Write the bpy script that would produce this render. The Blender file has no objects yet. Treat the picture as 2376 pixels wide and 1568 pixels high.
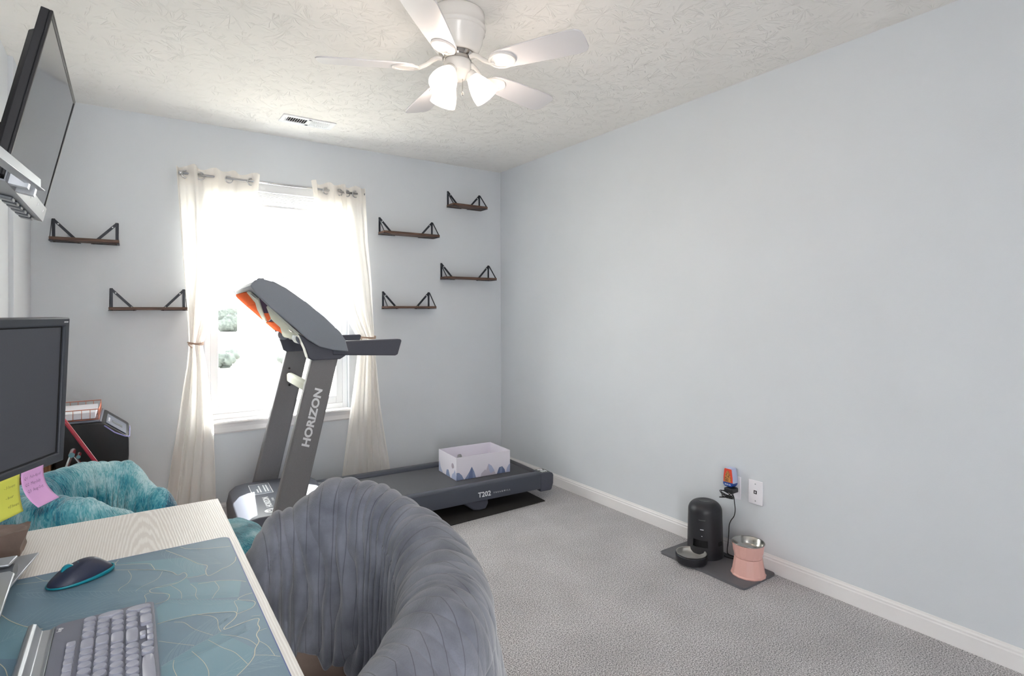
import bpy, bmesh, math, random
from math import sin, cos, pi, radians, atan2, sqrt, exp
from mathutils import Vector, Matrix, noise
random.seed(7)
sc = bpy.context.scene
C = sc.collection

# ------------------------------------------------------------------ camera
cam_d = bpy.data.cameras.new('camera')
cam = bpy.data.objects.new('camera', cam_d); C.objects.link(cam)
YAW, ROLL, CH = 0.6039866, -0.0037645, 1.27146
fw = Vector((sin(YAW), cos(YAW), 0)); rt = Vector((cos(YAW), -sin(YAW), 0)); up = Vector((0, 0, 1))
r2 = rt*cos(ROLL)+up*sin(ROLL); u2 = up*cos(ROLL)-rt*sin(ROLL)
cam.matrix_world = Matrix(((r2.x, u2.x, -fw.x, 0), (r2.y, u2.y, -fw.y, 0), (r2.z, u2.z, -fw.z, CH), (0, 0, 0, 1)))
cam_d.sensor_width = 36; cam_d.lens = 1293.22*36/2376; cam_d.shift_y = -60.75/2376
cam_d.clip_start = 0.02; cam_d.clip_end = 300
sc.camera = cam

# ------------------------------------------------------------------ sky, sun, exposure
W = bpy.data.worlds.new('world'); sc.world = W; W.use_nodes = True
wn = W.node_tree.nodes; wl = W.node_tree.links
bg = wn['Background']
sky = wn.new('ShaderNodeTexSky'); sky.sky_type = 'HOSEK_WILKIE'; sky.turbidity = 4.0
SUN_EL, SUN_DIR = radians(47), Vector((0.39, 0.92, 0)).normalized()   # towards the sun
sd = Vector((SUN_DIR.x*cos(SUN_EL), SUN_DIR.y*cos(SUN_EL), sin(SUN_EL)))
sky.sun_direction = sd
wmix = wn.new('ShaderNodeMix'); wmix.data_type = 'RGBA'; wmix.inputs[0].default_value = 0.8
wl.new(sky.outputs[0], wmix.inputs[6]); wmix.inputs[7].default_value = (1.0, 0.985, 0.965, 1)
wl.new(wmix.outputs[2], bg.inputs[0]); bg.inputs[1].default_value = 8.8
sun_d = bpy.data.lights.new('sun', 'SUN'); sun_d.energy = 18; sun_d.angle = radians(0.6); sun_d.color = (1, 0.97, 0.92)
sun = bpy.data.objects.new('sun', sun_d); C.objects.link(sun)
sun.rotation_euler = sd.to_track_quat('Z', 'Y').to_euler(); sun.location = (5, 12, 10)
sc.view_settings.view_transform = 'Standard'; sc.view_settings.look = 'None'
sc.view_settings.exposure = 1.42; sc.view_settings.gamma = 1.0; sc.view_settings.use_curve_mapping = False
sc.cycles.use_denoising = True
sc.cycles.max_bounces = 9; sc.cycles.diffuse_bounces = 6; sc.cycles.glossy_bounces = 4
sc.cycles.transmission_bounces = 6; sc.cycles.transparent_max_bounces = 12
sc.cycles.caustics_reflective = False; sc.cycles.caustics_refractive = False
sc.cycles.sample_clamp_indirect = 8

# ------------------------------------------------------------------ materials
def lin(c):
    return tuple(((x/255)/12.92 if x/255 <= 0.04045 else ((x/255+0.055)/1.055)**2.4) for x in c)
def mk(name, col, rough=0.5, metal=0.0, var=0.0, vscale=20, bump=0.0, bscale=200, spec=0.5, sheen=0.0, col2=None, stretch=None, coat=0, emit=None, estr=0, detail=3):
    m = bpy.data.materials.new(name); m.use_nodes = True
    nt = m.node_tree; b = nt.nodes['Principled BSDF']
    c = lin(col); b.inputs['Base Color'].default_value = (*c, 1)
    b.inputs['Roughness'].default_value = rough; b.inputs['Metallic'].default_value = metal
    b.inputs['Specular IOR Level'].default_value = spec
    if sheen: b.inputs['Sheen Weight'].default_value = sheen; b.inputs['Sheen Roughness'].default_value = 0.5
    if coat: b.inputs['Coat Weight'].default_value = coat; b.inputs['Coat Roughness'].default_value = 0.1
    if emit: b.inputs['Emission Color'].default_value = (*emit, 1); b.inputs['Emission Strength'].default_value = estr
    tc = nt.nodes.new('ShaderNodeTexCoord'); mp = nt.nodes.new('ShaderNodeMapping')
    nt.links.new(tc.outputs['Object'], mp.inputs[0])
    if stretch: mp.inputs['Scale'].default_value = stretch
    if var or col2:
        n = nt.nodes.new('ShaderNodeTexNoise'); n.inputs['Scale'].default_value = vscale; n.inputs['Detail'].default_value = detail
        nt.links.new(mp.outputs[0], n.inputs[0])
        r = nt.nodes.new('ShaderNodeValToRGB'); nt.links.new(n.outputs[0], r.inputs[0])
        if col2: a, z = lin(col2), c
        else: a, z = tuple(x*(1-var) for x in c), tuple(min(1, x*(1+var)) for x in c)
        r.color_ramp.elements[0].color = (*a, 1); r.color_ramp.elements[1].color = (*z, 1)
        r.color_ramp.elements[0].position = 0.35; r.color_ramp.elements[1].position = 0.65
        nt.links.new(r.outputs[0], b.inputs['Base Color'])
    if bump:
        n2 = nt.nodes.new('ShaderNodeTexNoise'); n2.inputs['Scale'].default_value = bscale; n2.inputs['Detail'].default_value = 2
        nt.links.new(mp.outputs[0], n2.inputs[0])
        bp = nt.nodes.new('ShaderNodeBump'); bp.inputs['Strength'].default_value = bump; bp.inputs['Distance'].default_value = 0.002
        nt.links.new(n2.outputs[0], bp.inputs['Height']); nt.links.new(bp.outputs[0], b.inputs['Normal'])
    return m

def wall_mat():
    return mk('wall_paint', (211, 215, 220), 0.55, bump=0.12, bscale=260, var=0.012, vscale=3)
def ceiling_mat():
    m = mk('ceiling_texture', (238, 235, 231), 0.8)
    nt = m.node_tree; N = nt.nodes; L = nt.links; b = N['Principled BSDF']
    tc = [n for n in N if n.type == 'TEX_COORD'][0]
    def layer(scale, off, k, thr):
        mp = N.new('ShaderNodeMapping'); mp.inputs['Location'].default_value = off; L.new(tc.outputs['Object'], mp.inputs[0])
        nz = N.new('ShaderNodeTexNoise'); nz.inputs['Scale'].default_value = 3.0; L.new(mp.outputs[0], nz.inputs[0])
        ad = N.new('ShaderNodeVectorMath'); ad.operation = 'MULTIPLY_ADD'
        L.new(nz.outputs[1], ad.inputs[0]); ad.inputs[1].default_value = (0.12, 0.12, 0); L.new(mp.outputs[0], ad.inputs[2])
        vo = N.new('ShaderNodeTexVoronoi'); vo.voronoi_dimensions = '2D'; vo.inputs['Scale'].default_value = scale
        L.new(ad.outputs[0], vo.inputs['Vector'])
        sc_ = N.new('ShaderNodeVectorMath'); sc_.operation = 'SUBTRACT'
        L.new(ad.outputs[0], sc_.inputs[0]); L.new(vo.outputs['Position'], sc_.inputs[1])
        sx = N.new('ShaderNodeSeparateXYZ'); L.new(sc_.outputs[0], sx.inputs[0])
        at = N.new('ShaderNodeMath'); at.operation = 'ARCTAN2'; L.new(sx.outputs[1], at.inputs[0]); L.new(sx.outputs[0], at.inputs[1])
        ln = N.new('ShaderNodeVectorMath'); ln.operation = 'LENGTH'; L.new(sc_.outputs[0], ln.inputs[0])
        cb = N.new('ShaderNodeCombineXYZ')
        a2 = N.new('ShaderNodeMath'); a2.operation = 'MULTIPLY'; a2.inputs[1].default_value = k; L.new(at.outputs[0], a2.inputs[0])
        l2 = N.new('ShaderNodeMath'); l2.operation = 'MULTIPLY'; l2.inputs[1].default_value = 62; L.new(ln.outputs['Value'], l2.inputs[0])
        sp = N.new('ShaderNodeSeparateColor'); L.new(vo.outputs['Color'], sp.inputs[0])
        z2 = N.new('ShaderNodeMath'); z2.operation = 'MULTIPLY'; z2.inputs[1].default_value = 40; L.new(sp.outputs[0], z2.inputs[0])
        L.new(a2.outputs[0], cb.inputs[0]); L.new(l2.outputs[0], cb.inputs[1]); L.new(z2.outputs[0], cb.inputs[2])
        n = N.new('ShaderNodeTexNoise'); n.inputs['Scale'].default_value = 1.0; n.inputs['Detail'].default_value = 1.5; L.new(cb.outputs[0], n.inputs[0])
        r = N.new('ShaderNodeMapRange'); r.inputs[1].default_value = thr; r.inputs[2].default_value = thr+0.09; L.new(n.outputs[0], r.inputs[0])
        mk_ = N.new('ShaderNodeTexNoise'); mk_.inputs['Scale'].default_value = 16; mk_.inputs['Detail'].default_value = 1; L.new(mp.outputs[0], mk_.inputs[0])
        mr_ = N.new('ShaderNodeMapRange'); mr_.inputs[1].default_value = .47; mr_.inputs[2].default_value = .56; L.new(mk_.outputs[0], mr_.inputs[0])
        ce = N.new('ShaderNodeMapRange'); ce.inputs[1].default_value = .012; ce.inputs[2].default_value = .03; L.new(ln.outputs['Value'], ce.inputs[0])
        p1 = N.new('ShaderNodeMath'); p1.operation = 'MULTIPLY'; L.new(r.outputs[0], p1.inputs[0]); L.new(mr_.outputs[0], p1.inputs[1])
        p2 = N.new('ShaderNodeMath'); p2.operation = 'MULTIPLY'; L.new(p1.outputs[0], p2.inputs[0]); L.new(ce.outputs[0], p2.inputs[1])
        return p2.outputs[0]
    h1 = layer(7.0, (0, 0, 0), 10.0, 0.56); h2 = layer(8.5, (3.3, 1.7, 0), 11.0, 0.58)
    mx = N.new('ShaderNodeMath'); mx.operation = 'MAXIMUM'; L.new(h1, mx.inputs[0]); L.new(h2, mx.inputs[1])
    fn = N.new('ShaderNodeTexNoise'); fn.inputs['Scale'].default_value = 90; L.new(tc.outputs['Object'], fn.inputs[0])
    ma = N.new('ShaderNodeMath'); ma.operation = 'MULTIPLY_ADD'; ma.inputs[1].default_value = 0.3; L.new(fn.outputs[0], ma.inputs[0]); L.new(mx.outputs[0], ma.inputs[2])
    bp = N.new('ShaderNodeBump'); bp.inputs['Strength'].default_value = 0.8; bp.inputs['Distance'].default_value = 0.0019
    L.new(ma.outputs[0], bp.inputs['Height']); L.new(bp.outputs[0], b.inputs['Normal'])
    return m
def carpet_mat():
    m = mk('carpet_pile', (150, 147, 148), 0.95, sheen=0.3, spec=0.1)
    nt = m.node_tree; N = nt.nodes; L = nt.links; b = N['Principled BSDF']
    tc = [n for n in N if n.type == 'TEX_COORD'][0]
    n = N.new('ShaderNodeTexNoise'); n.inputs['Scale'].default_value = 215; n.inputs['Detail'].default_value = 3; n.inputs['Roughness'].default_value = 0.7
    L.new(tc.outputs['Object'], n.inputs[0])
    r = N.new('ShaderNodeValToRGB'); L.new(n.outputs[0], r.inputs[0]); e = r.color_ramp.elements
    e[0].position = 0.38; e[0].color = (*lin((84, 81, 84)), 1); e[1].position = 0.63; e[1].color = (*lin((238, 235, 236)), 1)
    x = e.new(0.5); x.color = (*lin((182, 179, 181)), 1)
    n3 = N.new('ShaderNodeTexNoise'); n3.inputs['Scale'].default_value = 3.2; n3.inputs['Detail'].default_value = 4; L.new(tc.outputs['Object'], n3.inputs[0])
    mr = N.new('ShaderNodeMapRange'); mr.inputs[1].default_value = 0.3; mr.inputs[2].default_value = 0.7; mr.inputs[3].default_value = 0.86; mr.inputs[4].default_value = 1.10
    L.new(n3.outputs[0], mr.inputs[0])
    vm = N.new('ShaderNodeVectorMath'); vm.operation = 'SCALE'; L.new(r.outputs[0], vm.inputs[0]); L.new(mr.outputs[0], vm.inputs['Scale'])
    L.new(vm.outputs[0], b.inputs['Base Color'])
    bp = N.new('ShaderNodeBump'); bp.inputs['Strength'].default_value = 0.8; bp.inputs['Distance'].default_value = 0.004
    L.new(n.outputs[0], bp.inputs['Height']); L.new(bp.outputs[0], b.inputs['Normal'])
    return m
def desk_mat():
    m = mk('white_ash_laminate', (222, 218, 212), 0.45)
    nt = m.node_tree; N = nt.nodes; L = nt.links; b = N['Principled BSDF']
    tc = [n for n in N if n.type == 'TEX_COORD'][0]
    mp = N.new('ShaderNodeMapping'); mp.inputs['Scale'].default_value = (1, 0.06, 1); mp.inputs['Location'].default_value = (-0.03, -0.05, 0); L.new(tc.outputs['Object'], mp.inputs[0])
    wv = N.new('ShaderNodeTexWave'); wv.wave_type = 'RINGS'; wv.rings_direction = 'Z'; wv.inputs['Scale'].default_value = 66; wv.inputs['Distortion'].default_value = 3.0
    wv.inputs['Detail'].default_value = 2.5; wv.inputs['Detail Scale'].default_value = 1.6
    L.new(mp.outputs[0], wv.inputs[0])
    mp2 = N.new('ShaderNodeMapping'); mp2.inputs['Scale'].default_value = (420, 22, 1); L.new(tc.outputs['Object'], mp2.inputs[0])
    fn = N.new('ShaderNodeTexNoise'); fn.inputs['Scale'].default_value = 1; fn.inputs['Detail'].default_value = 2; L.new(mp2.outputs[0], fn.inputs[0])
    mul = N.new('ShaderNodeMath'); mul.operation = 'MULTIPLY'; L.new(wv.outputs[1], mul.inputs[0]); L.new(fn.outputs[0], mul.inputs[1])
    r = N.new('ShaderNodeValToRGB'); L.new(mul.outputs[0], r.inputs[0]); e = r.color_ramp.elements
    e[0].position = 0.12; e[0].color = (*lin((220, 216, 211)), 1); e[1].position = 0.42; e[1].color = (*lin((236, 234, 230)), 1)
    L.new(r.outputs[0], b.inputs['Base Color'])
    bp = N.new('ShaderNodeBump'); bp.inputs['Strength'].default_value = 0.35; bp.inputs['Distance'].default_value = 0.0007
    L.new(mul.outputs[0], bp.inputs['Height']); L.new(bp.outputs[0], b.inputs['Normal'])
    return m
def curtain_mat():
    m = bpy.data.materials.new('sheer_curtain'); m.use_nodes = True; N = m.node_tree.nodes; L = m.node_tree.links
    N.remove(N['Principled BSDF']); out = N['Material Output']
    d = N.new('ShaderNodeBsdfDiffuse'); d.inputs[0].default_value = (*lin((250, 247, 243)), 1)
    t = N.new('ShaderNodeBsdfTranslucent'); t.inputs[0].default_value = (*lin((253, 249, 244)), 1)
    mx = N.new('ShaderNodeMixShader'); mx.inputs[0].default_value = 0.5; L.new(d.outputs[0], mx.inputs[1]); L.new(t.outputs[0], mx.inputs[2])
    tr = N.new('ShaderNodeBsdfTransparent'); mx2 = N.new('ShaderNodeMixShader'); mx2.inputs[0].default_value = 0.10
    tc = N.new('ShaderNodeTexCoord'); n = N.new('ShaderNodeTexNoise'); n.inputs['Scale'].default_value = 700; L.new(tc.outputs['Object'], n.inputs[0])
    bp = N.new('ShaderNodeBump'); bp.inputs['Strength'].default_value = 0.2; bp.inputs['Distance'].default_value = 0.0005; L.new(n.outputs[0], bp.inputs['Height'])
    L.new(bp.outputs[0], d.inputs['Normal'])
    L.new(mx.outputs[0], mx2.inputs[1]); L.new(tr.outputs[0], mx2.inputs[2]); L.new(mx2.outputs[0], out.inputs[0])
    return m
def glass_mat():
    m = bpy.data.materials.new('window_glass'); m.use_nodes = True; N = m.node_tree.nodes; L = m.node_tree.links
    N.remove(N['Principled BSDF']); out = N['Material Output']
    t = N.new('ShaderNodeBsdfTransparent'); t.inputs[0].default_value = (0.95, 0.97, 0.96, 1)
    g = N.new('ShaderNodeBsdfGlossy'); g.inputs['Roughness'].default_value = 0.02
    n = N.new('ShaderNodeTexNoise'); n.inputs['Scale'].default_value = 1.5
    bp = N.new('ShaderNodeBump'); bp.inputs['Strength'].default_value = 0.02; L.new(n.outputs[0], bp.inputs['Height']); L.new(bp.outputs[0], g.inputs['Normal'])
    mx = N.new('ShaderNodeMixShader'); mx.inputs[0].default_value = 0.05; L.new(t.outputs[0], mx.inputs[1]); L.new(g.outputs[0], mx.inputs[2])
    L.new(mx.outputs[0], out.inputs[0]); return m
def teal_mat():
    m = mk('teal_fur', (70, 150, 158), 0.9, sheen=0.6, spec=0.15)
    nt = m.node_tree; N = nt.nodes; L = nt.links; b = N['Principled BSDF']
    tc = [n for n in N if n.type == 'TEX_COORD'][0]
    at = N.new('ShaderNodeAttribute'); at.attribute_name = 'fuv'
    n = N.new('ShaderNodeTexNoise'); n.inputs['Scale'].default_value = 9; n.inputs['Detail'].default_value = 4; n.inputs['Distortion'].default_value = 0.6; L.new(tc.outputs['Object'], n.inputs[0])
    mp = N.new('ShaderNodeMapping'); mp.inputs['Scale'].default_value = (230, 60, 1); L.new(at.outputs['Vector'], mp.inputs[0])
    f = N.new('ShaderNodeTexNoise'); f.inputs['Scale'].default_value = 1; f.inputs['Detail'].default_value = 3; f.inputs['Distortion'].default_value = 1.0; L.new(mp.outputs[0], f.inputs[0])
    mm = N.new('ShaderNodeMath'); mm.operation = 'MULTIPLY_ADD'; mm.inputs[1].default_value = 0.42; L.new(f.outputs[0], mm.inputs[0])
    m0 = N.new('ShaderNodeMath'); m0.operation = 'MULTIPLY'; m0.inputs[1].default_value = 0.86; L.new(n.outputs[0], m0.inputs[0]); L.new(m0.outputs[0], mm.inputs[2])
    r = N.new('ShaderNodeValToRGB'); L.new(mm.outputs[0], r.inputs[0]); e = r.color_ramp.elements
    e[0].position = 0.47; e[0].color = (*lin((8, 84, 110)), 1); e[1].position = 0.80; e[1].color = (*lin((182, 220, 226)), 1)
    x = e.new(0.56); x.color = (*lin((36, 134, 158)), 1); x = e.new(0.66); x.color = (*lin((96, 176, 190)), 1)
    L.new(r.outputs[0], b.inputs['Base Color'])
    bp = N.new('ShaderNodeBump'); bp.inputs['Strength'].default_value = 0.9; bp.inputs['Distance'].default_value = 0.006
    L.new(f.outputs[0], bp.inputs['Height']); L.new(bp.outputs[0], b.inputs['Normal'])
    return m
def quilt_mat():
    m = mk('grey_plush', (108, 109, 120), 0.9, sheen=0.35, spec=0.15)
    nt = m.node_tree; N = nt.nodes; L = nt.links; b = N['Principled BSDF']
    tc = [n for n in N if n.type == 'TEX_COORD'][0]
    at = N.new('ShaderNodeAttribute'); at.attribute_name = 'fuv'
    sx = N.new('ShaderNodeSeparateXYZ'); L.new(at.outputs['Vector'], sx.inputs[0])
    # stitched seam every 42 mm, dashed along its length
    fr = N.new('ShaderNodeMath'); fr.operation = 'PINGPONG'; fr.inputs[1].default_value = 0.021; L.new(sx.outputs[0], fr.inputs[0])
    st = N.new('ShaderNodeMapRange'); st.inputs[1].default_value = 0.0; st.inputs[2].default_value = 0.0016; st.inputs[3].default_value = 0.45; st.inputs[4].default_value = 1; L.new(fr.outputs[0], st.inputs[0])
    n = N.new('ShaderNodeTexNoise'); n.inputs['Scale'].default_value = 14; n.inputs['Detail'].default_value = 5; L.new(tc.outputs['Object'], n.inputs[0])
    r = N.new('ShaderNodeValToRGB'); L.new(n.outputs[0], r.inputs[0]); e = r.color_ramp.elements
    e[0].position = 0.32; e[0].color = (*lin((88, 91, 101)), 1); e[1].position = 0.68; e[1].color = (*lin((116, 119, 130)), 1)
    vm = N.new('ShaderNodeVectorMath'); vm.operation = 'SCALE'; L.new(r.outputs[0], vm.inputs[0]); L.new(st.outputs[0], vm.inputs['Scale'])
    L.new(vm.outputs[0], b.inputs['Base Color'])
    n2 = N.new('ShaderNodeTexNoise'); n2.inputs['Scale'].default_value = 330; n2.inputs['Detail'].default_value = 3; L.new(tc.outputs['Object'], n2.inputs[0])
    bp = N.new('ShaderNodeBump'); bp.inputs['Strength'].default_value = 0.35; bp.inputs['Distance'].default_value = 0.002
    L.new(n2.outputs[0], bp.inputs['Height']); L.new(bp.outputs[0], b.inputs['Normal'])
    return m

M = dict(
 wall=wall_mat(), ceil=ceiling_mat(), carpet=carpet_mat(), desk=desk_mat(), curtain=curtain_mat(), glass=glass_mat(), teal=teal_mat(), quilt=quilt_mat(),
 trim=mk('white_trim', (232, 230, 230), 0.35, bump=0.05, bscale=80), vinyl=mk('white_vinyl', (238, 239, 241), 0.3, bump=0.02),
 fan=mk('fan_white', (226, 222, 218), 0.22, bump=0.02), blade=mk('fan_blade_white', (214, 212, 214), 0.35, bump=0.02), chrome=mk('chrome', (205, 200, 195), 0.12, 1.0, bump=0.02),
 steel=mk('brushed_steel', (205, 206, 208), 0.22, 1.0, bump=0.05, bscale=400), steel2=mk('satin_steel', (172, 170, 166), 0.24, 1.0, bump=0.04, bscale=300), alu=mk('brushed_aluminium', (168, 172, 178), 0.4, 0.75, bump=0.06, bscale=300),
 shade=mk('frosted_lit_glass', (255, 246, 236), 0.4, emit=(1, 0.86, 0.72), estr=1.1, bump=0.02),
 black=mk('black_plastic', (34, 35, 40), 0.42, bump=0.08, bscale=500), blackm=mk('matte_black', (20, 20, 22), 0.6, bump=0.1, bscale=300),
 bracket=mk('black_iron', (38, 42, 52), 0.4, 0.3, bump=0.1, bscale=300), screw=mk('bright_screw', (230, 232, 236), 0.3, 0.6, bump=0.03),
 walnut=mk('walnut_board', (108, 80, 64), 0.55, col2=(72, 52, 44), vscale=14, stretch=(1, 9, 9), bump=0.15),
 oak=mk('oak_board', (160, 120, 84), 0.5, col2=(104, 74, 54), vscale=12, stretch=(9, 9, 1), bump=0.12),
 vent=mk('dark_plum_plastic', (78, 66, 84), 1.0, spec=0, bump=0.04), steel3=mk('bright_satin_steel', (226, 224, 220), 0.36, 0.85, bump=0.04, bscale=300), wht2=mk('moulded_white_plastic', (205, 208, 196), 0.95, spec=0, bump=0.04), tmetal=mk('charcoal_metal', (120, 119, 122), 0.6, 0.0, spec=0.3, var=0.12, vscale=600, bump=0.06, bscale=700),
 tplastic=mk('grey_textured_plastic', (126, 132, 142), 0.6, spec=0.3, var=0.08, vscale=500, bump=0.15, bscale=700),
 tdark=mk('dark_frame_plastic', (74, 76, 87), 0.5, spec=0.35, var=0.08, vscale=400, bump=0.1, bscale=600),
 thood=mk('motor_cover_plastic', (84, 87, 98), 0.38, bump=0.08, bscale=500),
 belt=mk('running_belt', (78, 79, 84), 0.62, var=0.12, vscale=300, bump=0.25, bscale=900), rail=mk('foot_rail_plastic', (64, 68, 79), 0.33, bump=0.12, bscale=500),
 orange=mk('orange_panel', (200, 96, 62), 0.95, spec=0, bump=0.04), white=mk('white_plastic', (236, 237, 230), 0.4, bump=0.04), print_=mk('white_print', (226, 228, 232), 0.6, bump=0.02),
 goldp=mk('gold_print', (196, 178, 132), 0.4, 0.2, bump=0.02),
 rubber=mk('black_rubber', (36, 34, 33), 0.8, var=0.2, vscale=300, bump=0.3, bscale=500),
 mouse=mk('navy_plastic', (38, 44, 66), 0.48, bump=0.1, bscale=900), tealp=mk('teal_plastic', (20, 132, 150), 0.35, bump=0.03),
 kb=mk('shaded_keyboard_grey', (112, 115, 130), 0.45, bump=0.06, bscale=800), key=mk('light_grey_keys', (160, 163, 178), 0.38, bump=0.03),  # keyboard body colour darkened to carry the shade between the keys
 pad=mk('blue_leather_pad', (106, 136, 154), 0.5, col2=(96, 124, 144), vscale=5, bump=0.12, bscale=900), pad2=mk('blue_leather_pad_teal', (104, 142, 158), 0.5, bump=0.1, bscale=900),
 padline=mk('pale_gold_line', (196, 192, 170), 0.4, bump=0.02), padvein=mk('pale_vein_line', (134, 162, 176), 0.45, bump=0.02), padedge=mk('pad_blue_edge', (70, 90, 150), 0.5, bump=0.03),
 mon=mk('monitor_bezel', (52, 56, 64), 0.45, bump=0.1, bscale=700), monscr=mk('matte_screen', (66, 68, 76), 0.38, var=0.04, vscale=500, bump=0.02),
 tvscr=mk('glossy_screen', (44, 50, 58), 0.10, spec=0.9, bump=0.002), tvcase=mk('television_case', (40, 40, 44), 0.5, spec=0.3, bump=0.08, bscale=500), silverp=mk('silver_bezel', (112, 116, 122), 0.35, 0.5, bump=0.03),
 tauple=mk('taupe_leather', (140, 122, 112), 0.55, var=0.08, vscale=30, bump=0.15, bscale=300),
 pink=mk('pink_plastic', (224, 176, 166), 0.45, bump=0.04), matg=mk('grey_silicone', (98, 98, 103), 0.6, bump=0.05),
 boxw=mk('white_card', (226, 222, 232), 0.5, bump=0.03), boxb=mk('slate_blue_print', (128, 142, 176), 0.55, bump=0.02), boxd=mk('dark_blue_print', (104, 118, 156), 0.55, bump=0.02), boxm=mk('mauve_print', (190, 184, 198), 0.55, bump=0.02), boxl=mk('pale_blue_print', (172, 180, 208), 0.55, bump=0.02),
 plate=mk('white_wallplate', (236, 234, 240), 0.3, bump=0.02), dark=mk('dark_hole', (22, 22, 24), 0.8, bump=0.02),
 ffr=mk('red_orange_print', (222, 74, 54), 0.35, bump=0.02), ffb=mk('blue_print', (20, 66, 150), 0.35, bump=0.02), ffl=mk('lilac_plastic', (188, 196, 226), 0.35, bump=0.02), ffbr=mk('brown_spot_print', (120, 72, 44), 0.4, col2=(214, 150, 74), vscale=120, bump=0.02),
 copper=mk('copper_wire', (205, 130, 108), 0.3, 0.7, bump=0.03), paper=mk('white_paper', (244, 243, 250), 0.7, bump=0.03),
 red=mk('red_shell', (176, 34, 56), 0.3, bump=0.04), pinkn=mk('pink_note_paper', (214, 164, 214), 0.7, bump=0.03), yeln=mk('yellow_note_paper', (212, 214, 88), 0.7, bump=0.03), ink=mk('grey_ink', (126, 104, 136), 0.8, bump=0.02), inky=mk('olive_ink', (140, 140, 70), 0.8, bump=0.02),
 bagp=mk('brown_kraft_paper', (128, 108, 98), 0.7, col2=(104, 88, 80), vscale=10, bump=0.3, bscale=60),
 lcd=mk('lcd_panel', (110, 116, 112), 0.15, bump=0.02), printer=mk('printer_black', (30, 30, 34), 0.4, bump=0.1, bscale=600), printerg=mk('printer_grey', (112, 118, 134), 0.32, bump=0.06, bscale=500), violet=mk('violet_rim_light', (150, 150, 210), 0.25, bump=0.02),
 grass=mk('sunlit_lawn', (170, 166, 158), 0.9, col2=(146, 143, 134), vscale=1.5, bump=0.3, bscale=20), foliage=mk('shrub_leaves', (70, 76, 73), 0.9, col2=(48, 54, 52), vscale=6, bump=0.6, bscale=9),
 siding=mk('pale_siding', (150, 150, 152), 0.7, bump=0.1, bscale=6), shingle=mk('grey_shingles', (72, 72, 75), 0.9, var=0.1, vscale=8, bump=0.3, bscale=20), tie=mk('twine', (176, 150, 132), 0.8, bump=0.3, bscale=400),
)

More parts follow.
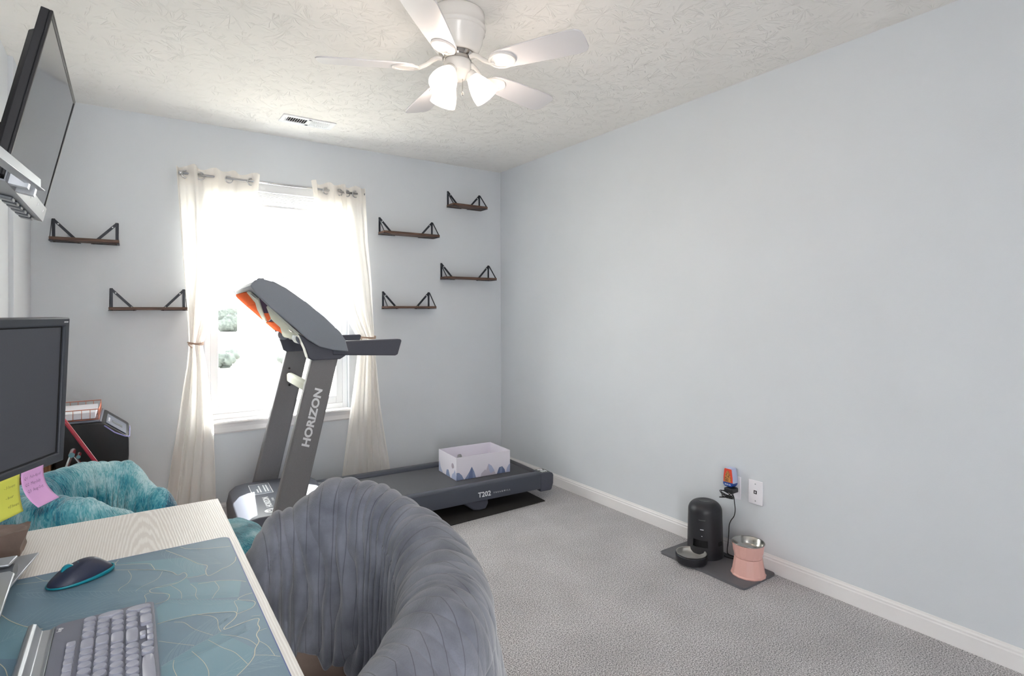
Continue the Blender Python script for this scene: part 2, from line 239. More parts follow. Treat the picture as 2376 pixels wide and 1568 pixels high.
# ------------------------------------------------------------------ mesh helpers
class MB:
    def __init__(s): s.bm = bmesh.new()
    def _m(s, fs, mi):
        for f in fs: f.material_index = mi
    def poly(s, pts, mi=0):
        f = s.bm.faces.new([s.bm.verts.new(p) for p in pts]); f.material_index = mi; return f
    def box(s, x0, x1, y0, y1, z0, z1, mi=0, mat=None):
        P = [(x, y, z) for x in (x0, x1) for y in (y0, y1) for z in (z0, z1)]
        if mat: P = [mat @ Vector(p) for p in P]
        v = [s.bm.verts.new(p) for p in P]
        for q in ((0, 1, 3, 2), (4, 6, 7, 5), (0, 4, 5, 1), (2, 3, 7, 6), (0, 2, 6, 4), (1, 5, 7, 3)):
            f = s.bm.faces.new([v[i] for i in q]); f.material_index = mi
        return s
    def bar(s, a, b, w, t, n=(0, 0, 1), mi=0):
        """box bar from a to b, width w along cross(dir, n), thickness t along n"""
        a, b, n = Vector(a), Vector(b), Vector(n); d = (b-a).normalized(); sdir = d.cross(n).normalized(); n = sdir.cross(d).normalized()
        v = []
        for p in (a, b):
            for i, j in ((-1, -1), (1, -1), (1, 1), (-1, 1)): v.append(s.bm.verts.new(p+sdir*(i*w/2)+n*(j*t/2)))
        for q in ((3, 2, 1, 0), (4, 5, 6, 7), (0, 1, 5, 4), (1, 2, 6, 5), (2, 3, 7, 6), (3, 0, 4, 7)):
            f = s.bm.faces.new([v[i] for i in q]); f.material_index = mi
        return s
    def prism(s, pts, a, b, axis='y', mi=0, mside=None):
        """closed 2D profile swept along an axis: y -> pts are (x,z); x -> (y,z); z -> (x,y)"""
        def P(p, t):
            return (p[0], t, p[1]) if axis == 'y' else ((t, p[0], p[1]) if axis == 'x' else (p[0], p[1], t))
        A = [s.bm.verts.new(P(p, a)) for p in pts]; B = [s.bm.verts.new(P(p, b)) for p in pts]; n = len(pts)
        for cap in (A, B[::-1]):
            f = s.bm.faces.new(cap); f.material_index = mi
        for i in range(n):
            f = s.bm.faces.new((A[i], B[i], B[(i+1) % n], A[(i+1) % n])); f.material_index = mi if mside is None else mside
        return s
    def tube(s, pts, r, seg=8, mi=0, cyc=False, caps=True):
        pts = [Vector(p) for p in pts]; n = len(pts); rings = []; u = None
        for i, p in enumerate(pts):
            q0 = pts[(i-1) % n] if (cyc or i > 0) else p; q1 = pts[(i+1) % n] if (cyc or i < n-1) else p
            d = (q1-q0).normalized()
            if u is None: u = d.orthogonal().normalized()
            u = (u-d*u.dot(d)); u = u.normalized() if u.length > 1e-6 else d.orthogonal().normalized()
            w = d.cross(u); rr = r[i] if isinstance(r, (list, tuple)) else r
            rings.append([s.bm.verts.new(p+(u*cos(2*pi*k/seg)+w*sin(2*pi*k/seg))*rr) for k in range(seg)])
        for i in range(n if cyc else n-1):
            a, b = rings[i], rings[(i+1) % n]
            for k in range(seg):
                f = s.bm.faces.new((a[k], a[(k+1) % seg], b[(k+1) % seg], b[k])); f.material_index = mi
        if caps and not cyc:
            for rg in (rings[0][::-1], rings[-1]):
                f = s.bm.faces.new(rg); f.material_index = mi
        return s
    def lathe(s, prof, seg=48, mat=None, mi=0, close=False):
        rings = []
        for r, z in prof:
            if r < 1e-6: rings.append([s.bm.verts.new((mat @ Vector((0, 0, z))) if mat else (0, 0, z))])
            else:
                P = [Vector((r*cos(2*pi*k/seg), r*sin(2*pi*k/seg), z)) for k in range(seg)]
                rings.append([s.bm.verts.new((mat @ p) if mat else p) for p in P])
        m = len(rings)
        for i in range(m if close else m-1):
            a, b = rings[i], rings[(i+1) % m]
            for k in range(seg):
                k2 = (k+1) % seg
                if len(a) == 1 and len(b) == 1: continue
                if len(a) == 1: f = s.bm.faces.new((a[0], b[k2], b[k]))
                elif len(b) == 1: f = s.bm.faces.new((a[k], a[k2], b[0]))
                else: f = s.bm.faces.new((a[k], a[k2], b[k2], b[k]))
                f.material_index = mi
        return s
    def grid(s, fn, nu, nv, mi=0, cycu=False, uvf=None):
        if uvf: lay = s.bm.verts.layers.float_vector.get('fuv') or s.bm.verts.layers.float_vector.new('fuv')
        V = [[s.bm.verts.new(fn(i/nu, j/nv)) for j in range(nv+1)] for i in range(nu if cycu else nu+1)]
        if uvf:
            for i, row in enumerate(V):
                for j, v in enumerate(row): v[lay] = Vector(uvf(i/nu, j/nv))
        for i in range(nu):
            a, b = V[i], V[(i+1) % len(V)]
            for j in range(nv):
                f = s.bm.faces.new((a[j], b[j], b[j+1], a[j+1])); f.material_index = mi
        return s
    def build(s, name, mats, parent=None, smooth=False, bevel=0, segs=2, label=None, cat=None, group=None, kind=None, solid=0, norm=True, sub=0):
        if norm: bmesh.ops.recalc_face_normals(s.bm, faces=s.bm.faces)
        me = bpy.data.meshes.new(name); s.bm.to_mesh(me); s.bm.free()
        for m in (mats if isinstance(mats, (list, tuple)) else [mats]): me.materials.append(m)
        if smooth is True:
            for p in me.polygons: p.use_smooth = True
        o = bpy.data.objects.new(name, me); C.objects.link(o)
        if parent: o.parent = parent
        if sub: md = o.modifiers.new('sub', 'SUBSURF'); md.levels = md.render_levels = sub
        if solid: md = o.modifiers.new('solid', 'SOLIDIFY'); md.thickness = solid; md.offset = 0
        if bevel: md = o.modifiers.new('bevel', 'BEVEL'); md.width = bevel; md.segments = segs; md.limit_method = 'ANGLE'; md.angle_limit = radians(35)
        if (bevel and segs > 1) or smooth == 'auto':
            for p in me.polygons: p.use_smooth = True
            if hasattr(me, 'set_sharp_from_angle'): me.set_sharp_from_angle(angle=radians(38))
        tag(o, label, cat, group, kind); return o
def tag(o, label=None, cat=None, group=None, kind=None):
    if label: o['label'] = label
    if cat: o['category'] = cat
    if group: o['group'] = group
    if kind: o['kind'] = kind
    return o
def empty(name, loc=(0, 0, 0), rz=0, label=None, cat=None, group=None):
    o = bpy.data.objects.new(name, None); C.objects.link(o); o.location = loc; o.rotation_euler = (0, 0, rz); o.empty_display_size = 0.05
    return tag(o, label, cat, group)
def copy_tree(o, parent=None):
    c = o.copy(); C.objects.link(c)
    if parent: c.parent = parent
    for ch in list(o.children): copy_tree(ch, c)
    return c
def text_obj(name, body, size, mat, parent, M4, ext=0.0004, off=0.0, shear=0.0, space=1.0, align='LEFT'):
    cu = bpy.data.curves.new('t', 'FONT'); cu.body = body; cu.size = size; cu.extrude = ext; cu.offset = off; cu.shear = shear; cu.space_character = space
    cu.align_x = align; cu.resolution_u = 3
    t = bpy.data.objects.new('t', cu); C.objects.link(t)
    dg = bpy.context.evaluated_depsgraph_get(); me = bpy.data.meshes.new_from_object(t.evaluated_get(dg)); bpy.data.objects.remove(t)
    me.transform(M4); me.materials.clear(); me.materials.append(mat); me.name = name
    o = bpy.data.objects.new(name, me); C.objects.link(o)
    if parent: o.parent = parent
    return o
def basis(o, x, y, z):
    return Matrix(((x[0], y[0], z[0], o[0]), (x[1], y[1], z[1], o[1]), (x[2], y[2], z[2], o[2]), (0, 0, 0, 1)))
def mitre(mb, o, i, z0, z1):
    O = [(o[0], o[2]), (o[1], o[2]), (o[1], o[3]), (o[0], o[3])]; I = [(i[0], i[2]), (i[1], i[2]), (i[1], i[3]), (i[0], i[3])]
    V = [[mb.bm.verts.new((*p, z)) for p in P] for P, z in ((O, z0), (O, z1), (I, z1), (I, z0))]
    for a, b in zip(V, V[1:]+V[:1]):
        for k in range(4): mb.bm.faces.new((a[k], a[(k+1) % 4], b[(k+1) % 4], b[k]))
def rrect(x0, x1, y0, y1, r, n=6):
    P = []
    for cx, cy, a in ((x1-r, y1-r, 0), (x0+r, y1-r, 90), (x0+r, y0+r, 180), (x1-r, y0+r, 270)):
        for k in range(n+1):
            t = radians(a+90*k/n); P.append((cx+r*cos(t), cy+r*sin(t)))
    return P
def interp(tab, x):
    if x <= tab[0][0]: return tab[0][1]
    for (a, b), (c, d) in zip(tab, tab[1:]):
        if x <= c:
            t = (x-a)/(c-a); t = t*t*(3-2*t); return b+(d-b)*t
    return tab[-1][1]
def lint(tab, x):
    if x <= tab[0][0]: return tab[0][1]
    for (a, b), (c, d) in zip(tab, tab[1:]):
        if x <= c: return b+(d-b)*(x-a)/(c-a)
    return tab[-1][1]

# ------------------------------------------------------------------ room shell
XR, YB, XL, H, YN = 2.5826, 3.9093, -0.425, 2.44, -1.0
WX0, WX1, WZ0, WZ1 = 0.392, 1.292, 0.583, 2.115
def st(name, mb, mat, **k): return mb.build(name, mat, kind='structure', **k)
st('floor', MB().box(XL-.3, XR+.2, YN-.2, YB+.2, -0.12, 0), M['carpet'])
st('ceiling', MB().box(XL-.3, XR+.2, YN-.2, YB+.2, H, H+.12), M['ceil'])
st('wall_right', MB().box(XR, XR+.12, YN, YB+.14, 0, H), M['wall'])
st('wall_left', MB().box(XL-.14, XL-.018, YN, YB+.14, 0, H).box(XL-.018, XL, 3.37, YB+.14, 0, H), M['wall'])
st('wall_near', MB().box(XL-.14, -.36, YN-.12, YN, 0, H).box(.34, XR+.12, YN-.12, YN, 0, H).box(-.36, .34, YN-.12, YN, 2.03, H), M['wall'])  # unseen wall; the doorway gap is added to let in soft fill light
dl = st('added_door_1', MB().box(.08, .34, YN-.06, YN-.022, 0.01, 2.03), M['trim'])  # added leaf, out of view, part closed to limit the fill light
st('added_door_trim_1', MB().box(-.42, -.36, YN, YN+.015, 0, 2.09).box(.34, .40, YN, YN+.015, 0, 2.09).box(-.36, .34, YN, YN+.015, 2.03, 2.09), M['trim'])  # casing round the added doorway
w = MB(); yb = YB+.14
w.box(XL-.14, WX0, YB, yb, 0, H).box(WX1, XR+.12, YB, yb, 0, H).box(WX0, WX1, YB, yb, 0, WZ0).box(WX0, WX1, YB, yb, WZ1, H)
st('wall_back', w, M['wall'])
def base_prof(t=0.013, h=0.082):
    return [(0, 0), (t, 0), (t, h*.72), (t*.75, h*.78), (t*.8, h*.86), (t*.45, h*.93), (t*.3, h), (0, h)]
st('baseboard_right', MB().prism([(XR-a, z) for a, z in base_prof()], YN, YB, 'y'), M['trim'])
st('baseboard_back', MB().prism([(YB-a, z) for a, z in base_prof()], XL, XR-.013, 'x'), M['trim'])
st('baseboard_left', MB().prism([(XL+a, z) for a, z in base_prof()], 3.37, YB-.013, 'y').prism([(XL-.018+a, z) for a, z in base_prof()], YN, 3.37, 'y'), M['trim'])

# window: vinyl single-hung in a shallow reveal
win = empty('window_1', ((WX0+WX1)/2, YB, WZ0)); win['kind'] = 'structure'; ox, oy, oz = win.location
def wp(name, mb, mat, **k):
    o = mb.build(name, mat, **k); o.parent = win; o.location = (-ox, -oy, -oz); return o
f = MB(); yf0, yf1 = YB+.035, YB+.115; t = .034
f.box(WX0, WX0+t, yf0, yf1, WZ0, WZ1).box(WX1-t, WX1, yf0, yf1, WZ0, WZ1).box(WX0+t, WX1-t, yf0, yf1, WZ1-t, WZ1).box(WX0+t, WX1-t, yf0, yf1, WZ0, WZ0+.05)
wp('window_frame', f, M['vinyl'], bevel=.003)
def sash(x0, x1, z0, z1, y0, y1, bt, tp, sd_):
    m = MB(); m.box(x0, x0+sd_, y0, y1, z0, z1).box(x1-sd_, x1, y0, y1, z0, z1).box(x0+sd_, x1-sd_, y0, y1, z0, z0+bt).box(x0+sd_, x1-sd_, y0, y1, z1-tp, z1); return m
X0, X1 = WX0+t, WX1-t
wp('lower_sash', sash(X0, X1, WZ0+.05, 1.352, YB+.04, YB+.07, .052, .048, .045), M['vinyl'], bevel=.003)
wp('upper_sash', sash(X0, X1, 1.30, WZ1-t, YB+.075, YB+.105, .045, .05, .045), M['vinyl'], bevel=.003)
wp('lower_glass', MB().box(X0+.04, X1-.04, YB+.052, YB+.056, WZ0+.10, 1.31), M['glass'])
wp('upper_glass', MB().box(X0+.04, X1-.04, YB+.088, YB+.092, 1.34, WZ1-t-.04), M['glass'])
wp('window_sill', MB().prism([(YB+.034, WZ0-.006), (YB-.042, WZ0-.006), (YB-.05, WZ0+.004), (YB-.046, WZ0+.014), (YB+.034, WZ0+.016)], WX0-.02, WX1+.02, 'x'), M['trim'], bevel=.002)
wp('apron', MB().prism([(YB-.001, WZ0-.008), (YB-.022, WZ0-.008), (YB-.016, WZ0-.03), (YB-.016, WZ0-.058), (YB-.008, WZ0-.068), (YB-.001, WZ0-.068)], WX0-.01, WX1+.01, 'x'), M['trim'])
wp('sash_lock', MB().box(.80, .86, YB+.045, YB+.068, 1.352, 1.362).tube([(.83, YB+.056, 1.362), (.83, YB+.056, 1.37), (.86, YB+.05, 1.372)], .005), M['vinyl'])

# raised blind
bl = empty('window_blind', (.842, YB+.02, 2.1), label='white slatted blind pulled up in a stack at the top of the window', cat='blind')
def at(o, par):  # place a part built in world coordinates under a moved parent
    o.parent = par; o.matrix_parent_inverse = Matrix.LocRotScale(par.location, par.rotation_euler, par.scale).inverted(); return o
at(MB().box(WX0+.008, WX1-.008, YB-.004, YB+.03, 2.062, 2.112).build('head_rail', M['vinyl'], bevel=.003), bl)
for k in range(7):
    at(MB().box(WX0+.012, WX1-.012, YB-.012, YB+.032, 2.048-k*.0105, 2.052-k*.0105).build('slat', M['vinyl']), bl)
at(MB().box(WX0+.012, WX1-.012, YB-.012, YB+.032, 1.958, 1.976).build('bottom_rail', M['vinyl'], bevel=.004), bl)

# ------------------------------------------------------------------ outside
g = MB(); g.grid(lambda u, v: (-20+60*u, YB+.6+60*v, -.45+.25*noise.noise(Vector((u*5, v*5, 0)))), 40, 40)
g.build('lawn', M['grass'], smooth=True, kind='structure')
hs = empty('neighbour_house', (8, 26, -.4), label='pale gabled house seen faintly through the window', cat='house')
at(MB().box(4.7, 12.3, 24, 32, -.6, 2.35).prism([(4.7, 2.35), (12.3, 2.35), (8.5, 4.15)], 24, 32, 'y').build('wall', M['siding']), hs)
rf = MB(); rf.bar((4.1, 28, 2.13), (8.5, 28, 4.22), 9, .16, (-.45, 0, 1)).bar((8.5, 28, 4.22), (12.9, 28, 2.13), 9, .16, (.45, 0, 1)); at(rf.build('roof', M['shingle']), hs)
at(MB().box(6.6, 7.6, 23.95, 24.02, .6, 1.7).build('window', M['monscr']), hs)
def bush(name, c, r, label, cat):
    m = MB()
    for k in range(9):
        a = random.uniform(0, 6.28); q = Vector((c[0]+cos(a)*r*.6*random.random(), c[1]+sin(a)*r*.5*random.random(), c[2]+r*.5+random.uniform(-.2, .5)*r)); rr = r*random.uniform(.35, .6)
        def fn(u, v, q=q, rr=rr, k=k):
            d = Vector((sin(pi*v)*cos(2*pi*u), sin(pi*v)*sin(2*pi*u), cos(pi*v))); return q+d*rr*(1+.35*noise.noise(d*3+Vector((k, 0, 0)))+.2*noise.noise(d*8))
        m.grid(fn, 20, 12, cycu=True)
    return m.build(name, M['foliage'], smooth=True, label=label, cat=cat)
bush('tree', (7.9, 58, -.45), 1.9, 'hazy grey-green tree beyond the lawn, behind the left of the lower window pane', 'tree')
bush('shrub', (2.6, 19.9, -.5), .42, 'small pale green shrub on the lawn at the left of the lower window pane', 'shrub')
bush('shrub', (4.25, 19, -.5), .36, 'small pale green shrub on the lawn seen between the treadmill uprights', 'shrub')

# ------------------------------------------------------------------ curtains and rod
YC = YB-.075
rod = empty('curtain_rod', (.82, YC, 2.1), label='thin brushed metal curtain rod above the window', cat='curtain rod')
at(MB().tube([(.268, YC, 2.103), (1.366, YC, 2.103)], .008, 12).build('pole', M['steel'], smooth=True), rod)
for x in (.262, 1.372):
    at(MB().lathe([(0, -.012), (.011, -.01), (.013, 0), (.011, .01), (0, .012)], 16, Matrix.Translation((x, YC, 2.103)) @ Matrix.Rotation(pi/2, 4, 'Y')).build('finial', M['steel'], smooth=True), rod)
for x in (.276, 1.358):
    at(MB().box(x-.006, x+.006, YC, YB, 2.090, 2.096).box(x-.012, x+.012, YB-.003, YB, 2.07, 2.125).build('rod_bracket', M['steel']), rod)
def curtain(lefttab, righttab, ytab, label, gx, tz, tx0, tx1, seed):
    xa, xb = ytab[0][0], ytab[-1][0]
    root = empty('curtain', ((tx0+tx1)/2, YC, 0.03), label=label, cat='curtain', group='white curtains tied back at the window')
    ZT, ZB = 2.148, .035
    def sh(u, v):
        z = ZT+(ZB-ZT)*v
        xl, xr = lint(lefttab, -z), lint(righttab, -z)
        pin = exp(-((z-tz)/.16)**2)
        uu = u
        zz = max(0, min(1, (ZT-z)/1.0))
        uw = min(1, max(0, u+.10*noise.noise(Vector((u*2.2+seed, z*1.1, 3)))*zz))
        amp = (1-.5*pin)
        ph = 2*pi*4*uw+seed
        y = YC+amp*interp(ytab, xa+(xb-xa)*uw)+.010*sin(1.5*ph+z*1.5+seed)*zz*(1-.5*pin)+.006*noise.noise(Vector((u*9, z*3, seed)))*zz
        y += .018*pin*cos(pi*(u-.5)*1.0)*0 - .02*exp(-((z-tz+.02)/.1)**2)*sin(pi*u)
        x = xl+(xr-xl)*uu+.008*cos(ph)*(1-pin)*(1 if 0.03 < u < .97 else .3)
        z2 = z+(.010*sin(ph*1.0+1.2) if v < .04 else 0)*(1-v/.04)
        return (x, min(y, YB-.022), z2)
    p = at(MB().grid(sh, 150, 170).build('panel', M['curtain'], smooth=True, norm=False), root)
    at(MB().grid(lambda u, v: tuple(Vector(sh(u, v*.055+.0005))+Vector((0, -.0022, 0))), 150, 12).build('header_band', M['curtain'], smooth=True, norm=False), root)
    for x in gx:
        mt = Matrix.Translation((x, YC-.001, 2.098)) @ Matrix.Rotation(radians(16), 4, 'Z') @ Matrix.Rotation(pi/2, 4, 'X')
        at(MB().lathe([(.019, -.003), (.025, -.003), (.026, 0), (.025, .003), (.019, .003), (.018, 0)], 24, mt, close=True).build('grommet', M['steel'], smooth=True), root)
    cx, wd = (tx0+tx1)/2, (tx1-tx0)/2+.004
    tb = MB()
    for k in range(2):
        tb.tube([(cx+wd*cos(a*pi/12), YC-.012+(.036)*sin(a*pi/12), tz+k*.008+.004*sin(a*pi/6+k)) for a in range(24)], .0035, 6, cyc=True)
    tb.tube([(tx0+.01, YC-.045, tz), (tx0-.012, YC-.055, tz+.014), (tx0-.004, YC-.06, tz-.004), (tx0+.012, YC-.05, tz-.02)], .003, 6)
    tie = at(tb.build('tieback', M['tie'], smooth=True, ), root)
    return root
curtain([(-2.15, .241), (-1.8, .262), (-1.5, .282), (-1.2, .298), (-1.08, .300), (-.95, .292), (-.6, .245), (-.16, .181), (0, .165)],
        [(-2.15, .695), (-1.9, .668), (-1.72, .625), (-1.5, .55), (-1.35, .485), (-1.22, .428), (-1.08, .372), (-.95, .395), (-.6, .43), (-.2, .437), (0, .44)],
        [(.241, .005), (.262, .022), (.287, 0), (.325, -.035), (.365, 0), (.39, .02), (.42, 0), (.47, -.026), (.519, 0), (.58, .022), (.645, 0), (.695, -.028)],
        'white curtain left of the window, tied back with twine', (.287, .365, .519, .645), 1.085, .302, .372, 2.3)
curtain([(-2.15, 1.006), (-1.9, 1.045), (-1.66, 1.105), (-1.45, 1.16), (-1.28, 1.215), (-1.08, 1.33), (-.95, 1.318), (-.6, 1.268), (-.16, 1.209), (0, 1.19)],
        [(-2.15, 1.384), (-1.78, 1.404), (-1.5, 1.43), (-1.08, 1.452), (-.95, 1.462), (-.6, 1.495), (-.16, 1.560), (0, 1.58)],
        [(1.006, -.03), (1.03, -.03), (1.05, 0), (1.08, .02), (1.112, 0), (1.155, -.032), (1.20, 0), (1.207, .012), (1.215, 0), (1.236, -.026), (1.257, 0), (1.285, .02), (1.315, 0), (1.35, -.03), (1.384, -.004)],
        'white curtain right of the window, falling behind the treadmill', (1.112, 1.205, 1.257, 1.315), 1.09, 1.335, 1.45, 5.1)

# ------------------------------------------------------------------ wall shelves
def shelf(x0, x1, z, d, label, src=None):
    """board from x0 to x1, underside z, depth d, with two triangular corner brackets"""
    root = empty('wall_shelf', ((x0+x1)/2, YB, z), label=label, cat='shelf', group='floating wood shelves with black corner brackets')
    at(MB().box(x0, x1, YB-d, YB-.003, z, z+.016).build('board', M['walnut'], bevel=.0015), root)
    hgt = .125
    for sx, x in ((1, x0+.004), (-1, x1-.004)):
        b = MB(); n = (0, 1, 0); yw = YB-.0025; w_ = .014
        e = x+sx*w_/2
        b.bar((e, yw, z-.003), (e, yw, z+hgt), w_, .003, n)                                  # upright strip on the wall
        b.bar((x+sx*.007, yw-.001, z+hgt-.006), (x+sx*.118, yw-.001, z-.001), w_, .003, n)      # wall diagonal
        b.bar((x, yw-.001, z-.0025), (x+sx*.125, yw-.001, z-.0025), .012, .003, (0, 0, 1))
        b.bar((x, YB-.004, z-.003), (x, YB-d+.004, z-.003), .012, .003, (0, 0, 1))
        b.bar((x, YB-.004, z+hgt-.006), (x, YB-d+.008, z+.012), .009, .003, (1, 0, 0))           # side diagonal to the board's front corner
        b.bar((x+sx*.006, YB-d+.006, z-.003), (x+sx*.118, YB-.006, z-.003), .010, .002, (0, 0, 1))
        br = at(b.build('bracket', M['bracket']), root)
        for tt in (.18, .86):
            px, pz = x+sx*(.007+.111*tt), z+hgt-.006-(hgt-.005)*tt
            at(MB().lathe([(0, .002), (.004, .001), (.004, -.001)], 10, Matrix.Translation((px, yw-.0035, pz)) @ Matrix.Rotation(pi/2, 4, 'X')).build('screw', M['screw'], label='bright screw head'), root)
    return root
shelf(-.340, -.037, 1.663, .115, 'dark wood shelf left of the window, the higher one near the television')
shelf(-.086, .292, 1.290, .115, 'dark wood shelf left of the window, the lower one touching the curtain')
shelf(2.074, 2.385, 2.100, .115, 'dark wood shelf in the corner right of the window, highest of all')
shelf(1.510, 1.955, 1.842, .115, 'dark wood shelf just right of the curtain, upper one of two')
shelf(2.014, 2.470, 1.530, .115, 'dark wood shelf by the room corner, below the highest shelf')
shelf(1.534, 1.925, 1.300, .115, 'dark wood shelf just right of the curtain, lower one of two')

# ------------------------------------------------------------------ ceiling vent
v = empty('ceiling_vent', (.91, 3.51, H), label='white rectangular air vent in the ceiling above the window', cat='vent')
m = MB(); m.box(.757, 1.067, 3.447, 3.455, H-.008, H).box(.757, 1.067, 3.575, 3.583, H-.008, H).box(.757, .79, 3.455, 3.575, H-.007, H).box(1.035, 1.067, 3.455, 3.575, H-.007, H).box(.905, .925, 3.455, 3.575, H-.007, H).box(.79, 1.035, 3.455, 3.475, H-.007, H).box(.79, 1.035, 3.555, 3.575, H-.007, H)
at(m.build('frame', M['vinyl'], bevel=.0015), v)
at(MB().box(.785, 1.04, 3.47, 3.56, H-.0012, H-.0004).build('duct_opening', M['dark']), v)
for k in range(18):
    x = .797+k*.0132 + (.008 if k > 8 else 0); a = radians(-48 if k <= 8 else 48)
    at(MB().bar((x, 3.475, H-.0055), (x, 3.555, H-.0055), .0105, .0012, (sin(a), 0, cos(a))).build('louvre', M['vinyl']), v)
at(MB().tube([(.78, 3.50, H-.008), (.778, 3.50, H-.02), (.774, 3.51, H-.024)], .003, 8).build('lever', M['vinyl']), v)

# ------------------------------------------------------------------ ceiling fan
FX, FY = 1.068, 1.92
fan = empty('ceiling_fan', (FX, FY, H), label='white five-blade ceiling fan with three lit glass shades', cat='ceiling fan')
def fp(o): o.parent = fan; return o
fp(MB().lathe([(0, 0), (.104, 0), (.108, -.004), (.109, -.03), (.106, -.048), (.112, -.056), (.113, -.063), (.107, -.069), (.110, -.074), (.110, -.080), (.104, -.088), (.100, -.112), (.090, -.138), (.076, -.156), (.070, -.160), (.066, -.155), (0, -.15)], 64).build('motor_housing', M['fan'], smooth=True))
fp(MB().lathe([(0, -.14), (.06, -.14), (.062, -.158), (.05, -.17), (.056, -.176), (.056, -.186), (.04, -.19), (0, -.19)], 32).build('flywheel', M['chrome'], smooth='auto'))
kit = fp(MB().lathe([(0, -.184), (.05, -.184), (.054, -.19), (.054, -.228), (.050, -.234), (.046, -.236), (.034, -.252), (.018, -.262), (0, -.264)], 40).build('light_kit', M['fan'], smooth='auto'))
def blade_at(ang):
    R_ = Matrix.Rotation(ang, 4, 'Z')
    pitch = Matrix.Translation((0, 0, -.216)) @ Matrix.Rotation(radians(-13), 4, 'X')
    pts = []
    ys = [(.165, .030), (.175, .042), (.2, .050), (.28, .056), (.40, .061), (.48, .063)]
    top = [(x, y) for x, y in ys]+[(.505, .061), (.520, .052), (.528, .038), (.530, 0)]
    pr = top+[(x, -y) for x, y in top[::-1][1:]]
    b = MB().prism(pr, -.003, .003, 'z'); b.bm.transform(R_ @ pitch)
    bo = fp(b.build('blade', M['blade'], bevel=.0015))
    ir = MB()
    ir.tube([(.058, 0, -.178), (.075, 0, -.176), (.095, 0, -.186), (.12, 0, -.206), (.15, 0, -.2215), (.165, 0, -.2235)], [.009, .010, .0095, .009, .008, .006], 10)
    el = Matrix.Translation((.198, 0, -.2202)) @ Matrix.Rotation(radians(-13), 4, 'X') @ Matrix.Diagonal((1.25, 1, 1, 1))
    ir.lathe([(.044, .002), (.044, -.004), (.0415, -.0065), (.036, -.0065), (.033, -.0035), (.0, -.0030)], 40, el)
    ir.bm.transform(R_); fp(ir.build('blade_iron', M['fan'], smooth='auto'))
for k in range(5): blade_at(radians(10.8+72*k))
def shade_at(ang):
    d = Vector((cos(ang), sin(ang), 0)); tilt = radians(38)
    ax = (d*sin(tilt)+Vector((0, 0, -cos(tilt)))).normalized(); base = Vector((0, 0, -.232))+d*.048
    mt = Matrix.Translation(base) @ ax.to_track_quat('Z', 'Y').to_matrix().to_4x4()
    s = fp(MB().lathe([(0, -.012), (.012, -.012), (.022, .0), (.0245, .012), (.0245, .024), (.020, .024)], 28, mt).build('lamp_holder', M['fan'], smooth='auto'))
    g_ = fp(MB().lathe([(.0235, .016), (.028, .026), (.037, .045), (.046, .070), (.051, .092), (.0525, .112), (.0505, .112), (.049, .092), (.044, .070), (.035, .045), (.026, .027), (.0215, .018)], 36, mt, close=True).build('glass_shade', M['shade'], smooth=True, label='frosted glass shade, lit'))
    fp(MB().lathe([(0, .02), (.012, .024), (.014, .04), (.022, .058), (.0245, .075), (.018, .092), (0, .098)], 20, mt).build('bulb', M['shade'], smooth=True))
    ld = bpy.data.lights.new('bulb_light', 'POINT'); ld.energy = 1.1; ld.color = (1, .84, .70); ld.shadow_soft_size = .03
    lo = bpy.data.objects.new('bulb_light', ld); C.objects.link(lo); lo.location = base+ax*.135; lo.parent = fan
for a in (212, 332, 92): shade_at(radians(a))
fp(MB().tube([(.012, -.02, -.258), (.012, -.02, -.31)], .0012, 6).lathe([(0, -.324), (.004, -.322), (.005, -.314), (.002, -.308)], 10, Matrix.Translation((.012, -.02, 0))).build('pull_chain', M['chrome']))
for k, (a, z) in enumerate(((200, -.222), (320, -.222), (80, -.222))):
    fp(MB().lathe([(0, 0), (.003, 0), (.003, .004), (0, .005)], 10, Matrix.Rotation(radians(a), 4, 'Z') @ Matrix.Translation((.054, 0, z)) @ Matrix.Rotation(pi/2, 4, 'Y')).build('thumb_screw', M['chrome']))

# ------------------------------------------------------------------ treadmill
th = radians(-3.2)
tm = empty('treadmill', (.5016, 3.0918, 0), th, label='large dark grey treadmill with orange-backed console in front of the window', cat='treadmill')
def tp(o): o.parent = tm; return o
# deck
tp(MB().box(.36, 1.80, .085, .585, .13, .160).build('running_belt', M['belt'], bevel=.004))
for y0, y1, hy, o_ in ((0, .085, 0, 0), (.585, .67, 1, 0)):
    prof = [(0, .075), (0, .155), (.006, .172), (.016, .178), (.070, .176), (.082, .168), (.085, .160), (.085, .075)]
    P = [((y if not hy else .67-y), z) for y, z in prof]
    tp(MB().prism(P, .30, 1.80, 'x').build('side_rail', M['rail'], bevel=.002))
prof = [(1.795, .055), (1.795, .172), (1.80, .180), (1.87, .178), (1.892, .170), (1.900, .155), (1.898, .10), (1.885, .062), (1.875, .055)]
for y0, y1 in ((-.006, .105), (.565, .676)): tp(MB().prism(prof, y0+.003, y1-.003, 'y').build('end_cap', M['tdark'], bevel=.004))
tp(MB().tube([(1.845, .09, .135), (1.845, .58, .135)], .024, 20).build('rear_roller', M['belt'], smooth=True))
stk = tp(MB().box(1.812, 1.872, .008, .092, .1795, .1808).build('warning_sticker', M['lcd']))
wm_ = MB()
for k in range(3): wm_.box(1.820+.016*k, 1.829+.016*k, .016, .05+.012*(k % 2), .1808, .1812)
wm_.box(1.82, 1.86, .066, .084, .1808, .1812); o = wm_.build('sticker_text', M['print_']); o.parent = stk
tp(MB().box(.2, 1.79, .03, .64, .085, .128).build('under_frame', M['blackm']))
